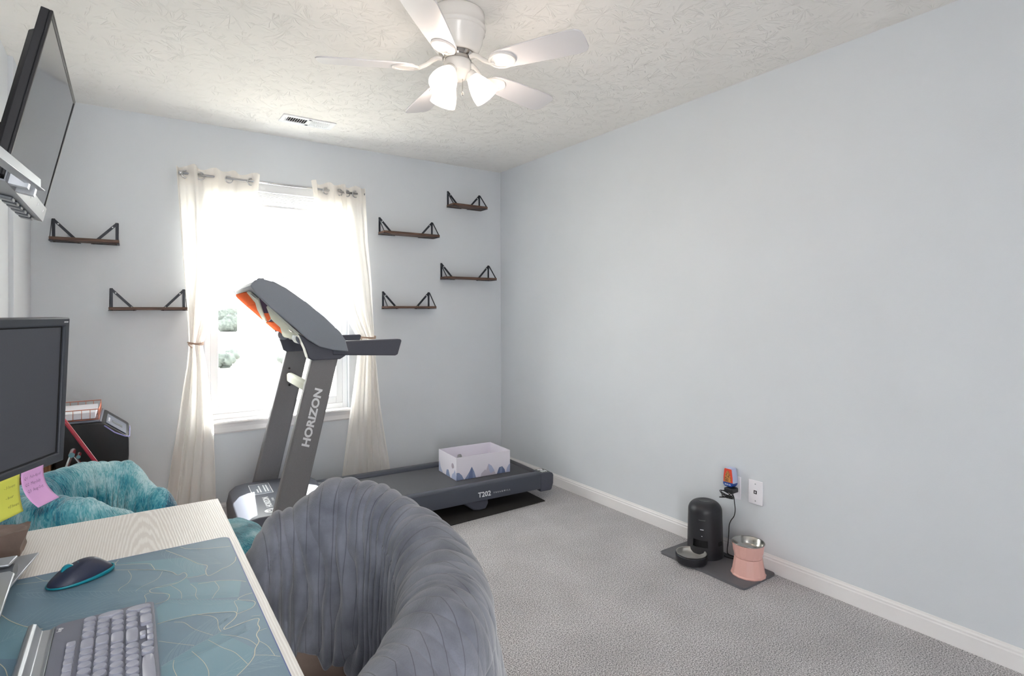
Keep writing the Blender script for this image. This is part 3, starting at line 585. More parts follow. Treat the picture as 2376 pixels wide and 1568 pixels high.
for y in (.04, .61):
    ft = MB(); ft.prism([(1.21, .08), (1.40, .08), (1.405, .045), (1.385, .010), (1.34, .008), (1.30, .016), (1.235, .06)], y-.018, y+.018, 'y'); tp(ft.build('rear_foot', M['tdark'], bevel=.008, segs=3))
# motor cover
hp_ = [(-.045, .03), (-.05, .12), (-.035, .185), (.0, .213), (.05, .222), (.36, .222), (.43, .205), (.47, .18), (.47, .06), (.42, .03)]
hd = tp(MB().prism(hp_, -.005, .675, 'y').build('motor_cover', M['thood'], bevel=.006, segs=3))
sk = tp(MB().box(.07, .17, .40, .60, .2222, .2228).build('label_panel', M['tplastic'], label='rounded outlined warning label'))
ol = MB()
for a, b in (((.065, .395), (.175, .395)), ((.175, .395), (.175, .605)), ((.175, .605), (.065, .605)), ((.065, .605), (.065, .395))):
    ol.bar((*a, .2232), (*b, .2232), .004, .0006)
for x in (.155, .14, .115, .10): ol.bar((x, .43, .2234), (x, .57 if x != .10 else .50, .2234), .007, .0006)
o = ol.build('label_outline', M['print_']); o.parent = sk
# lettering reads across the cover for someone facing the console
def across(x, y, z): return basis((x, y, z), (0, 1, 0), (-1, 0, 0), (0, 0, 1))
tp(text_obj('lettering', 'HORIZON', .042, M['print_'], None, across(.135, .14, .2226), off=.0012, space=.95))
tp(text_obj('lettering', 'FITNESS', .016, M['print_'], None, across(.16, .24, .2226)))
tp(MB().lathe([(0, .2236), (.034, .2236), (.034, .2222)], 32, Matrix.Translation((.12, .075, 0))).build('round_emblem', M['print_']))
em = MB(); 
for yy in (.062, .088): em.bar((.103, yy, .2240), (.137, yy, .2240), .006, .0006)
em.bar((.12, .062, .2240), (.12, .088, .2240), .006, .0006); tp(em.build('emblem_letter', M['thood']))
tp(MB().box(.14, .24, .0, .035, .2222, .2240).build('name_strip', M['blackm']))
# uprights
def xup(z): return .065+.262*(z-.02)/1.01*(1.0)
for y0, y1 in ((-.078, -.018), (.678, .735)):
    u_ = MB(); pr = [(-.035, .008), (.16, .008), (.20, .06), (.225, .13), (.436, 1.035), (.300, 1.035), (.082, .13), (.04, .045), (-.035, .03)]
    tp(u_.prism(pr, y0, y1, 'y').build('upright', M['tmetal'], bevel=.014, segs=4))
# cross bar
tp(MB().box(.296, .334, -.018, .680, .830, .888).build('cross_bar', M['wht2'], bevel=.014, segs=4, label='pale cross bar'))
for yy in (.677,):
    for zz in (.808, .915):
        tp(MB().lathe([(0, 0), (.007, 0), (.006, .004), (0, .005)], 10, Matrix.Translation((.314, yy, zz)) @ Matrix.Rotation(pi/2, 4, 'X')).build('bolt', M['blackm']))
# lettering on the near upright, running up
sl = Vector((.237, 0, 1)).normalized()
tp(text_obj('lettering', 'HORIZON', .053, M['print_'], None, basis((.279, -.0785, .567), (sl.x*1.25, 0, sl.z*1.25), (-sl.z, 0, sl.x), (0, -1, 0)), off=.0020, shear=.08))
tp(text_obj('lettering', 'T202', .044, M['print_'], None, basis((1.318, -.0006, .100), (1, 0, 0), (0, 0, 1), (0, -1, 0)), off=.0008))
tp(text_obj('lettering', 'TREADMILL', .013, M['print_'], None, basis((1.43, -.0006, .108), (1, 0, 0), (0, 0, 1), (0, -1, 0)), space=2.1))
# console brackets on the uprights
bp_ = [(.226, 1.165), (.262, 1.085), (.278, 1.032), (.300, 1.022), (.440, 1.022), (.470, 1.040), (.476, 1.06), (.44, 1.08), (.36, 1.09), (.31, 1.11)]
for y0, y1 in ((-.095, -.008), (.672, .750)):
    tp(MB().prism(bp_, y0, y1, 'y').build('console_bracket', M['tdark'], bevel=.006))
# console: side cheeks, display body, back shell
cheek = [(.024, 1.366), (.083, 1.306), (.218, 1.185), (.265, 1.136), (.330, 1.092), (.40, 1.072), (.478, 1.062), (.462, 1.125), (.433, 1.168), (.353, 1.248), (.262, 1.325), (.165, 1.396), (.110, 1.425), (.05, 1.441), (.02, 1.432), (.0, 1.405)]
for y0, y1 in ((-.12, -.088), (.735, .765)):
    tp(MB().prism(cheek, y0, y1, 'y').build('console_side', M['tplastic'], bevel=.006, segs=3))
body = [(.020, 1.374), (.10, 1.298), (.225, 1.180), (.270, 1.138), (.34, 1.10), (.44, 1.085), (.443, 1.125), (.418, 1.165), (.340, 1.245), (.25, 1.322), (.155, 1.393), (.105, 1.421), (.05, 1.436), (.022, 1.429), (.003, 1.404)]
tp(MB().prism(body, -.088, .735, 'y').build('console_body', M['tplastic'], bevel=.004))
# raised back shell panels: orange towards the far end, white struts and dark gaps near the middle
def bpnt(s, y, off): # s 0 top .. 1 bottom along the slanted underside
    a = Vector((.018, 0, 1.372)); b = Vector((.268, 0, 1.134)); n_ = Vector((-.677, 0, -.736)); p = a+(b-a)*s+n_*off; return (p.x, y, p.z)
def bpanel(name, pts, mat, o0=.0, o1=.014, **k):
    mm = MB(); A = [mm.bm.verts.new(bpnt(s, y, o0)) for s, y in pts]; B = [mm.bm.verts.new(bpnt(s, y, o1)) for s, y in pts]; n_ = len(pts)
    mm.bm.faces.new(A); mm.bm.faces.new(B[::-1])
    for i in range(n_): mm.bm.faces.new((A[i], B[i], B[(i+1) % n_], A[(i+1) % n_]))
    return tp(mm.build(name, mat, bevel=.002, **k))
bpanel('back_panel', [(-.035, .05), (-.05, .20), (-.05, .62), (-.02, .71), (.216, .733), (.216, .26), (.115, .18), (.04, .08)], M['orange'], 0, .006, label='orange back panel, top piece')
bpanel('back_panel', [(.221, .733), (.64, .733), (.62, .60), (.313, .36), (.18, .20), (.221, .26)], M['orange'], 0, .006, label='orange back panel, middle piece')
bpanel('back_panel', [(.66, .733), (.98, .733), (1.02, .66), (.732, .252), (.634, .303)], M['orange'], 0, .006, label='orange back panel, lower piece')
bpanel('back_panel', [(.423, .358), (.423, .14), (.531, .235), (.650, .62)], M['orange'], 0, .004, label='orange back panel, small piece by the strut')
bpanel('back_strut', [(-.047, .034), (-.021, -.037), (.106, -.034), (.111, -.075), (.645, .640), (.668, .733), (.610, .70), (.312, .376), (.165, .149), (.04, .08)], M['wht2'], 0, .010, label='white moulded strut, upper')
bpanel('back_vent', [(.112, -.085), (.264, -.085), (.423, .14), (.423, .358)], M['vent'], 0, .004)
bpanel('back_vent', [(.531, .235), (.605, .281), (.648, .561)], M['vent'], 0, .004)
bpanel('back_vent', [(-.01, -.02), (.0, -.07), (.085, -.06), (.09, -.045)], M['tdark'], .010, .013)
bpanel('back_strut', [(.264, -.085), (.392, -.085), (.98, -.085), (1.02, .056), (1.03, .55), (1.02, .62), (.732, .252), (.604, .252), (.531, .235)], M['wht2'], 0, .012, label='white moulded strut, lower')
bpanel('back_vent', [(.74, -.02), (.80, .06), (.82, -.03)], M['tdark'], .012, .014)
for y0, y1 in ((-.01, .10), (.57, .67)): tp(MB().tube([(.262, y0, 1.135), (.262, y1, 1.135)], .032, 20).build('pivot', M['tplastic'], smooth='auto'))
tp(MB().box(.055, .085, .05, .10, 1.434, 1.452).build('console_button', M['blackm'], bevel=.004))
# handlebars
for y0, y1 in ((-.098, -.048), (.690, .735)):
    tp(MB().prism([(.40, 1.045), (.40, 1.118), (.775, 1.120), (.783, 1.112), (.760, 1.034), (.745, 1.028)], y0, y1, 'y').build('handlebar', M['tdark'], bevel=.008, segs=3))
tp(MB().box(.30, .44, .10, .62, 1.105, 1.115).build('tray', M['tdark'], bevel=.003))
# display on the runner's side
tp(MB().prism([(.20, 1.357), (.28, 1.295), (.286, 1.302), (.206, 1.364)], .2, .5, 'y').build('display', M['tvscr']))

# equipment mat under the treadmill
mt_ = MB(); mt_.prism([(.30, 2.905), (2.301, 2.952), (2.345, 3.72), (.34, 3.80)], .0, .007, 'z')
mt_.build('treadmill_mat', M['rubber'], label='black rubber mat on the carpet under the treadmill', cat='mat', bevel=.002)

# ------------------------------------------------------------------ open box on the belt
bx = empty('open_box', (1.99, 3.355, .161), radians(-3.6), label='open white card box with blue mountain print, standing on the treadmill belt', cat='box')
hw, hd_, hh = .205, .143, .150
def card(name, mb, par=bx, mats=None): o = mb.build(name, mats or M['boxw']); o.parent = par; return o
def side_panel(name, yy, out, holes):
    """panel in xz plane at y=yy; out=-1/1 outward side"""
    m = MB(); t_ = .003
    m.box(-hw, hw, yy-t_/2, yy+t_/2, 0, hh); return m
card('bottom', MB().box(-hw, hw, -hd_, hd_, 0, .003))
def panel_hole(x0, x1, z1, hx, hz, r, tf, t_=.003):
    """panel with a round hole; tf maps (a, depth, z) to local coords"""
    m = MB(); N_ = 24
    for dd in (-t_/2, t_/2):
        ring = [(hx+r*cos(2*pi*k/N_), hz+r*sin(2*pi*k/N_)) for k in range(N_)]
        outer = []
        for a, z in ring:
            dx, dz = a-hx, z-hz; s_ = 1e9
            if dx > 1e-9: s_ = min(s_, (x1-hx)/dx)
            if dx < -1e-9: s_ = min(s_, (x0-hx)/dx)
            if dz > 1e-9: s_ = min(s_, (z1-hz)/dz)
            if dz < -1e-9: s_ = min(s_, (0-hz)/dz)
            outer.append((hx+dx*s_, hz+dz*s_))
        corners = [(x1, z1), (x0, z1), (x0, 0), (x1, 0)]
        for k in range(N_):
            a, b, c_, d_ = ring[k], ring[(k+1) % N_], outer[(k+1) % N_], outer[k]
            pts = [a, b, c_]
            for cn in corners:
                if abs(c_[0]-d_[0]) > 1e-6 and abs(c_[1]-d_[1]) > 1e-6:
                    if (abs(cn[0]-c_[0]) < 1e-6 or abs(cn[1]-c_[1]) < 1e-6) and (abs(cn[0]-d_[0]) < 1e-6 or abs(cn[1]-d_[1]) < 1e-6) and Vector((cn[0]-hx, cn[1]-hz)).dot(Vector((a[0]-hx, a[1]-hz))) > 0: pts.append(cn)
            pts.append(d_)
            m.poly([tf(p[0], dd, p[1]) for p in pts])
    for k in range(N_):
        a, b = [(hx+r*cos(2*pi*(k+q)/N_), hz+r*sin(2*pi*(k+q)/N_)) for q in (0, 1)]
        m.poly([tf(a[0], -t_/2, a[1]), tf(b[0], -t_/2, b[1]), tf(b[0], t_/2, b[1]), tf(a[0], t_/2, a[1])])
    P = [(x0, 0), (x1, 0), (x1, z1), (x0, z1)]
    for i in range(4):
        a, b = P[i], P[(i+1) % 4]; m.poly([tf(a[0], -t_/2, a[1]), tf(b[0], -t_/2, b[1]), tf(b[0], t_/2, b[1]), tf(a[0], t_/2, a[1])])
    return m
fr_ = card('front_panel', MB().box(-hw, hw, -hd_, -hd_+.003, 0, hh))
card('back_panel', panel_hole(-hw, hw, hh, -.045, .075, .020, lambda a, d, z: (a, hd_-.0015+d, z)))
lf_ = card('left_panel', panel_hole(-hd_+.003, hd_-.003, hh, -.085, .085, .019, lambda a, d, z: (-hw+.0015+d, a, z)))
card('right_panel', MB().box(hw-.003, hw, -hd_+.003, hd_-.003, 0, hh))
mm = MB()
def mtn(pts, mi, e=0): mm.poly([(x, -hd_-.0004-e, z) for x, z in pts], mi)
mtn([(-.205, .001), (-.205, .052), (-.185, .050), (-.165, .030), (-.150, .001)], 0)
mtn([(-.145, .001), (-.128, .022), (-.110, .047), (-.092, .078), (-.075, .045), (-.060, .001)], 0, .0001)
mtn([(-.120, .001), (-.108, .040), (-.092, .078), (-.086, .062), (-.085, .001)], 1, .0002)
mtn([(-.025, .001), (-.02, .022), (.01, .045), (.025, .028), (.045, .001)], 2)
mtn([(.005, .010), (.035, .080), (.06, .062), (.078, .030), (.092, .001), (.02, .001)], 2, .0001)
mtn([(.035, .080), (.06, .062), (.082, .025), (.05, .012), (.036, .045)], 3, .0002)
mtn([(.100, .001), (.112, .030), (.118, .043), (.143, .047), (.162, .022), (.168, .001)], 1, .0001)
mtn([(.122, .001), (.125, .042), (.143, .047), (.140, .001)], 0, .0002)
mtn([(.172, .001), (.18, .030), (.195, .052), (.205, .056), (.205, .001)], 3, .0001)
o = mm.build('mountain_print', [M['boxb'], M['boxd'], M['boxm'], M['boxl']], norm=False); o.parent = fr_
mm = MB()
def mtn2(pts, mi, e=0): mm.poly([(-hw-.0004-e, -y, z) for y, z in pts], mi)
mtn2([(-.143, .001), (-.143, .03), (-.13, .075), (-.115, .040), (-.095, .02), (-.07, .001)], 3)
mtn2([(-.02, .001), (-.015, .03), (-.005, .043), (.02, .045), (.035, .020), (.05, .001)], 0)
mtn2([(.065, .001), (.08, .03), (.105, .045), (.12, .068), (.135, .040), (.143, .03), (.143, .001)], 3, .0001)
o = mm.build('mountain_print', [M['boxb'], M['boxd'], M['boxm'], M['boxl']], norm=False); o.parent = lf_

# ------------------------------------------------------------------ pet feeding corner
MB().prism(rrect(2.298, 2.566, 1.487, 1.975, .022), 0, .010, 'z').prism(rrect(2.300, 2.306, 1.49, 1.97, .002, 2), .010, .012, 'z').build('feeding_mat', M['matg'], bevel=.003, label='grey rectangular silicone mat on the carpet beside the baseboard', cat='mat')
FC = (2.472, 1.82)
fd = empty('pet_feeder', (FC[0], FC[1], .010), label='tall black domed automatic pet feeder on the grey mat', cat='pet feeder')
fa = atan2(-1.82+0, -2.472)  # faces the room
cut = MB(); R0 = .087
def fpr(z): return .090-.006*z/.228 if z < .228 else .034+.050*sqrt(max(0, 1-((z-.228)/.050)**2))
zs = [0, .01, .03, .05, .058, .062, .098, .102, .12, .16, .2, .215, .228, .238, .246, .253, .259, .265, .270, .2735, .2762, .2775, .278]
seg = 72
rings = [[cut.bm.verts.new((fpr(z)*cos(2*pi*k/seg), fpr(z)*sin(2*pi*k/seg), z)) for k in range(seg)] for z in zs]
dir_ang = atan2(-.35, -1.0)
def inopen(i, k):
    a = (2*pi*(k+.5)/seg-dir_ang+pi) % (2*pi)-pi
    return 5 <= i <= 5 and abs(a) < .42
for i in range(len(zs)-1):
    for k in range(seg):
        if inopen(i, k): continue
        cut.bm.faces.new((rings[i][k], rings[i][(k+1) % seg], rings[i+1][(k+1) % seg], rings[i+1][k]))
cut.bm.faces.new(rings[-1]); cut.bm.faces.new(rings[0][::-1])
at_ = cut.build('body', M['black'], smooth='auto'); at_.parent = fd
o = MB().lathe([(.070, .055), (.070, .11)], 48).build('food_chute', M['dark']); o.parent = fd
o = MB().lathe([(.038, .2765), (.038, .2785), (.036, .2792), (.033, .2785), (.0, .2785)], 40).build('lid', M['black'], smooth='auto'); o.parent = fd
def on_body(a, z, dr=.0006): r_ = fpr(z)+dr; return Vector((r_*cos(a), r_*sin(a), z))
for nm, z, w_, h_ in (('status_line', .198, .20, .0025), ('indicator_light', .150, .10, .004), ('indicator_light', .118, .03, .003)):
    mm = MB()
    for k in range(6):
        a0, a1 = dir_ang+.12-w_+2*w_*k/6, dir_ang+.12-w_+2*w_*(k+1)/6
        mm.poly([on_body(a0, z), on_body(a1, z), on_body(a1, z+h_), on_body(a0, z+h_)])
    o = mm.build(nm, M['print_'] if nm != 'status_line' else M['lcd'], norm=False); o.parent = fd
o = MB().box(-.012, .012, -.003, .003, .07, .088, mat=Matrix.Rotation(dir_ang+1.25, 4, 'Z') @ Matrix.Translation((.0885, 0, 0)) @ Matrix.Rotation(pi/2, 4, 'Z')).build('side_latch', M['dark']); o.parent = fd
# bowl tray attached in front of the feeder
bc = Vector((2.336-FC[0], 1.802-FC[1], 0))
o = MB().lathe([(0, 0), (.070, 0), (.075, .006), (.078, .04), (.075, .043), (.071, .040), (.069, .014), (0, .012)], 56, Matrix.Translation(bc)).build('bowl_tray', M['black'], smooth='auto'); o.parent = fd
o2 = MB().lathe([(.074, .0445), (.0705, .0445), (.066, .034), (.052, .024), (.03, .020), (0, .019), (0, .016), (.05, .016), (.07, .03)], 56, Matrix.Translation(bc+Vector((0, 0, .002)))).build('steel_bowl', M['steel3'], smooth=True); o2.parent = fd
o = MB().box(.068, .085, -.03, .03, .004, .03, mat=Matrix.Translation(bc) @ Matrix.Rotation(atan2(-bc.y, -bc.x), 4, 'Z')).build('bowl_arm', M['black'], bevel=.004); o.parent = fd
# cable hanging to the feeder
PLX = XR
def smooth3(P, n=6):
    P = [Vector(p) for p in P]; out = []
    for i in range(len(P)-1):
        p0, p1, p2, p3 = P[max(i-1, 0)], P[i], P[i+1], P[min(i+2, len(P)-1)]
        for k in range(n):
            t_ = k/n; out.append(.5*((2*p1)+(-p0+p2)*t_+(2*p0-5*p1+4*p2-p3)*t_*t_+(-p0+3*p1-3*p2+p3)*t_**3))
    out.append(P[-1]); return out
cb = MB(); cb.tube(smooth3([(2.528, 1.694, .338), (2.53, 1.690, .325), (2.533, 1.689, .30), (2.54, 1.690, .26), (2.545, 1.70, .225), (2.552, 1.722, .195), (2.555, 1.735, .165), (2.556, 1.738, .13), (2.557, 1.742, .08), (2.553, 1.745, .035), (2.553, 1.74, .0155), (2.555, 1.71, .0135), (2.548, 1.685, .0135), (2.535, 1.68, .0135), (2.525, 1.70, .0135), (2.517, 1.728, .014), (2.516, 1.738, .018)]), .0022, 8)
for k in range(5):
    a = k*1.1; pts = []
    for q in range(20):
        t_ = 2*pi*q/20; pts.append((2.515-.012*k*.5+.010*sin(t_), 1.728+.034*cos(t_)-.008+.006*k*cos(a), .338+.011*sin(t_+a)-.003*k+.004))
    cb.tube(pts, .0021, 7, cyc=True)
cb.tube([(2.52, 1.70+.012*cos(t_*pi/8), .333+.010*sin(t_*pi/8)) for t_ in range(16)], .0021, 7, cyc=True)
ad = empty('power_adapter', (2.55, 1.712, .35), label='black power adapter with coiled black cable plugged into the outlet', cat='power adapter')
at(MB().box(2.515, 2.566, 1.688, 1.738, .345, .368).build('adapter_block', M['black'], bevel=.004), ad)
at(MB().box(2.566, 2.5765, 1.705, 1.708, .353, .359).box(2.566, 2.5765, 1.717, 1.720, .353, .359).build('prong', M['steel']), ad)
at(cb.build('cable', M['blackm'], smooth=True), ad)
def wallplate(yc, zc, name, label, cat, recept):
    r = empty(name, (XR, yc, zc), label=label, cat=cat)
    at(MB().prism(rrect(yc-.039, yc+.039, zc-.060, zc+.060, .004, 3), XR-.006, XR-.0002, 'x').build('plate', M['plate'], bevel=.003), r)
    if recept:
        for dz in (-.0195, .0195):
            rc = at(MB().prism(rrect(yc-.017, yc+.017, zc+dz-.014, zc+dz+.014, .008, 4), XR-.0078, XR-.0055, 'x').build('receptacle', M['plate']), r)
            s_ = MB().box(XR-.0082, XR-.0075, yc-.0075, yc-.005, zc+dz-.002, zc+dz+.006).box(XR-.0082, XR-.0075, yc+.005, yc+.0075, zc+dz-.002, zc+dz+.006).build('slot', M['dark']); s_.parent = rc; s_.matrix_parent_inverse = r.matrix_world.inverted() if False else Matrix.LocRotScale(r.location, r.rotation_euler, r.scale).inverted() @ Matrix.Identity(4)
            s_.matrix_parent_inverse = Matrix.Identity(4)
    else:
        at(MB().box(XR-.0068, XR-.0055, yc-.008, yc+.008, zc-.007, zc+.010).build('jack', M['dark']), r)
        at(MB().box(XR-.0072, XR-.0066, yc-.003, yc+.003, zc-.003, zc+.006).build('jack_latch', M['plate']), r)
        for dz in (-.042, .042):
            at(MB().lathe([(0, .0015), (.003, .001), (.0032, 0)], 12, Matrix.Translation((XR-.006, yc, zc+dz)) @ Matrix.Rotation(-pi/2, 4, 'Y')).build('screw', M['alu']), r)
    return r
wallplate(1.602, .365, 'telephone_wall_plate', 'white telephone jack wall plate, the right one of two on the wall', 'wall plate', False)
wallplate(1.722, .362, 'wall_outlet', 'white power outlet plate behind the plugged-in adapter', 'outlet', True)
# plug-in air freshener
af = empty('air_freshener', (2.55, 1.724, .415), label='red, orange and blue plug-in air freshener above the adapter', cat='air freshener')
def afp(sc_, z0, z1):
    P = []
    for y, z in ((-.020, .0), (-.0285, .012), (-.0275, .05), (-.022, .088), (-.016, .094), (.016, .094), (.022, .088), (.0275, .05), (.0285, .012), (.020, .0)): P.append((1.724+y*sc_, .372+z))
    return P
at(MB().prism(afp(1, 0, 0), 2.532, 2.5745, 'x').build('shell', M['ffl'], bevel=.006, segs=3), af)
def clipz(P, lo, hi):
    out = []
    for i in range(len(P)):
        a, b = P[i], P[(i+1) % len(P)]
        ina, inb = lo <= a[1] <= hi, lo <= b[1] <= hi
        if ina: out.append(a)
        for L_ in (lo, hi):
            if (a[1]-L_)*(b[1]-L_) < 0:
                t_ = (L_-a[1])/(b[1]-a[1]); out.append((a[0]+(b[0]-a[0])*t_, L_))
    c0 = (sum(p[0] for p in out)/len(out), sum(p[1] for p in out)/len(out)); out.sort(key=lambda p: atan2(p[1]-c0[1], p[0]-c0[0])); return out
P_ = afp(.93, 0, 0)
at(MB().prism(clipz(P_, .394, .463), 2.5290, 2.5325, 'x').build('front_label', M['ffr'], bevel=.001), af)
at(MB().prism(clipz(afp(1.02, 0, 0), .372, .393), 2.5285, 2.570, 'x').build('blue_base', M['ffb'], bevel=.003), af)
pp = [(1.712, .396), (1.744, .396), (1.743, .415), (1.736, .438), (1.728, .452), (1.722, .455), (1.716, .445), (1.709, .425), (1.705, .405)]
at(MB().prism(pp, 2.5282, 2.5292, 'x').build('spice_picture', M['ffbr'], label='brown and orange spotted picture'), af)
lm = MB()
for k, (yy, ww) in enumerate(((1.742, .004), (1.736, .003), (1.731, .005), (1.724, .003), (1.719, .004), (1.713, .005))): lm.box(2.5279, 2.5283, yy-ww, yy-.001, .3795+(k % 2)*.001, .3865)
at(lm.build('lettering', M['print_']), af)
# pink raised bowl
pk = empty('raised_bowl', (2.452, 1.562, .010), label='pink faceted raised pet bowl stand with steel dish, on the grey mat', cat='pet bowl')
o = MB().lathe([(0, 0), (.079, 0), (.080, .004), (.075, .010), (.063, .082), (.063, .084), (0, .084)], 14).build('stand', M['pink']); o.parent = pk
o = MB().lathe([(0, .085), (.062, .085), (.063, .087), (.066, .105), (.073, .145), (.0735, .150), (.0725, .150), (.068, .108), (0, .108)], 14).build('upper_ring', M['pink']); o.parent = pk
o = MB().lathe([(.0735, .150), (.075, .152), (.0735, .1545), (.070, .152), (.063, .125), (.055, .113), (0, .112)], 64).build('steel_dish', M['steel2'], smooth=True); o.parent = pk

# ------------------------------------------------------------------ desk and what is on it
DZ = .735; DX1 = .214; DY1 = 1.812; DY0 = .25
dk = empty('desk', (-.1, 1.0, 0), label='white wood-grain desk against the left wall', cat='desk')
at(MB().box(XL+.001-.018, DX1, DY0, DY1, DZ-.022, DZ).build('desktop', M['desk'], bevel=.0015), dk)
for (x, y) in ((-.38, DY1-.06), (.15, DY1-.06), (-.38, DY0+.06), (.15, DY0+.06)):
    at(MB().box(x-.02, x+.02, y-.02, y+.02, 0, DZ-.022).build('leg', M['trim'], bevel=.002), dk)
at(MB().box(-.36, .13, DY1-.075, DY1-.045, DZ-.08, DZ-.022).box(-.39, -.37, DY0+.08, DY1-.08, DZ-.10, DZ-.022).build('apron_rail', M['trim']), dk)
# desk pad
PZ0, PZ = DZ+.0002, DZ+.0032
PX0, PX1, PY0, PY1 = -.36, .196, .40, 1.482
pd = MB(); pd.prism(rrect(PX0, PX1, PY0, PY1, .018), PZ0, PZ, 'z')
ed = rrect(PX0, PX1, PY0, PY1, .018)
def ribbon(mb, pts, wd, z, mi):
    pts = [Vector((p[0], p[1], 0)) for p in pts]; n_ = len(pts); V = []
    for i, p in enumerate(pts):
        d = (pts[min(i+1, n_-1)]-pts[max(i-1, 0)]);
        if d.length < 1e-9: d = Vector((1, 0, 0))
        d.normalize(); nn = Vector((-d.y, d.x, 0)); V.append((mb.bm.verts.new((*(p+nn*wd/2).xy, z)), mb.bm.verts.new((*(p-nn*wd/2).xy, z))))
    for a, b in zip(V, V[1:]):
        f_ = mb.bm.faces.new((a[0], a[1], b[1], b[0])); f_.material_index = mi
def smoothc(P, n=7):
    P = [Vector((*p, 0)) for p in P]; out = []
    for i in range(len(P)-1):
        p0, p1, p2, p3 = P[max(i-1, 0)], P[i], P[i+1], P[min(i+2, len(P)-1)]
        for k in range(n):
            t_ = k/n; out.append(.5*((2*p1)+(-p0+p2)*t_+(2*p0-5*p1+4*p2-p3)*t_*t_+(-p0+3*p1-3*p2+p3)*t_**3))
    out.append(P[-1]); return out
ribbon(pd, [(*p,) for p in ed]+[ed[0]], .0016, PZ+.0003, 3)
GOLD = [([(-0.0241, 1.4232), (0.0084, 1.4018), (0.0518, 1.3699), (0.073, 1.3447), (0.0827, 1.321), (0.0942, 1.3264), (0.0971, 1.3042), (0.0803, 1.2837), (0.0588, 1.2801), (0.0423, 1.2856)],0.00105),([(0.2145, 1.1528), (0.1858, 1.1552), (0.172, 1.1505), (0.1685, 1.1417), (0.1875, 1.1256), (0.1916, 1.1118), (0.1826, 1.0966), (0.1588, 1.09)],0.00097),([(0.0803, 1.2837), (0.0591, 1.2861), (0.0423, 1.2856), (0.0338, 1.2794), (0.0375, 1.265), (0.0573, 1.2482), (0.0638, 1.235), (0.0578, 1.2165), (0.0398, 1.2127)],0.00097),([(-0.0127, 1.4885), (-0.0225, 1.4578), (-0.0157, 1.4457), (0.0332, 1.4187), (0.0416, 1.3983), (0.0453, 1.3745)],0.00097),([(-0.1813, 1.4578), (-0.1477, 1.4468), (-0.1179, 1.442)],0.00090),([(-0.0356, 1.4561), (-0.0221, 1.4649)],0.00090),([(0.0658, 1.4809), (0.1002, 1.4091), (0.1221, 1.3562), (0.1366, 1.3352), (0.1314, 1.3072), (0.1333, 1.2821), (0.1479, 1.2887), (0.161, 1.3003), (0.1736, 1.3056), (0.1884, 1.3244), (0.1946, 1.3505), (0.2058, 1.3744)],0.00105),([(0.0975, 1.4752), (0.1156, 1.4501), (0.1636, 1.4246), (0.2061, 1.4115)],0.00090),([(0.0965, 1.2967), (0.1161, 1.2909), (0.1311, 1.2937)],0.00090),([(0.1128, 1.2546), (0.1539, 1.2435), (0.1848, 1.2199), (0.2037, 1.1877)],0.00090),([(0.0335, 1.2678), (0.0253, 1.2619), (0.0269, 1.2438), (0.0254, 1.2227)],0.00075),([(-0.0003, 1.403), (0.005, 1.3688), (-0.0003, 1.3402), (-0.0125, 1.324), (-0.0164, 1.3117)],0.00068),([(0.058, 1.3586), (0.0479, 1.3256), (0.0221, 1.3058), (0.0117, 1.292)],0.00060),([(0.1662, 1.1405), (0.1607, 1.1389), (0.1619, 1.1111), (0.1582, 1.093)],0.00068),([(0.1408, 1.2476), (0.1446, 1.2138), (0.137, 1.1952), (0.1284, 1.1754)],0.00060),([(0.1005, 1.2632), (0.1077, 1.2336), (0.1042, 1.2066), (0.1067, 1.1878)],0.00060),([(0.0672, 1.2803), (0.0817, 1.2399), (0.0816, 1.2082)],0.00060),([(0.0407, 1.1334), (0.0707, 1.1342), (0.1088, 1.125), (0.1468, 1.1061), (0.1561, 1.0996), (0.1575, 1.0884), (0.1503, 1.0736), (0.1343, 1.0562), (0.1352, 1.0486), (0.1592, 1.0529), (0.1798, 1.0554), (0.187, 1.0503), (0.1822, 1.0344), (0.1822, 1.018), (0.1743, 1.001), (0.1742, 0.9793), (0.1653, 0.9606), (0.16, 0.9404), (0.148, 0.9222), (0.1295, 0.9029)],0.00127),([(0.0644, 1.124), (0.0787, 1.1116), (0.0896, 1.0829), (0.1025, 1.0602), (0.1152, 1.0401)],0.00068),([(0.092, 1.1343), (0.1173, 1.1115), (0.1267, 1.0901), (0.1254, 1.0624), (0.1271, 1.0452)],0.00075),([(0.0402, 1.073), (0.0652, 1.0471), (0.0866, 1.0259)],0.00068),([(0.0818, 1.0109), (0.0937, 0.9714), (0.0976, 0.9429), (0.0966, 0.9259)],0.00075),([(0.1068, 1.0307), (0.1227, 0.9945), (0.1372, 0.9681), (0.1485, 0.9256)],0.00075),([(0.1259, 1.0349), (0.1443, 1.0176), (0.1613, 0.9926), (0.1694, 0.968)],0.00075),([(0.0572, 1.0007), (0.0551, 0.9798), (0.0583, 0.9526)],0.00075),([(0.1751, 0.9787), (0.1832, 0.9562), (0.187, 0.9235)],0.00068),([(0.1606, 0.9439), (0.1816, 0.9285), (0.2001, 0.9105)],0.00068),([(0.1757, 1.009), (0.188, 1.0117), (0.2015, 1.0091)],0.00068),([(-0.188, 1.3329), (-0.1692, 1.2924), (-0.1448, 1.2539), (-0.1197, 1.2271)],0.00135),([(-0.1613, 1.1421), (-0.1528, 1.1214), (-0.1465, 1.0957)],0.00113),([(-0.1235, 1.4861), (-0.1089, 1.4555), (-0.0961, 1.4465)],0.00060),([(-0.1572, 1.4827), (-0.1379, 1.4463), (-0.1189, 1.4297)],0.00068),([(0.1776, 1.0668), (0.2009, 1.058)],0.00060)]
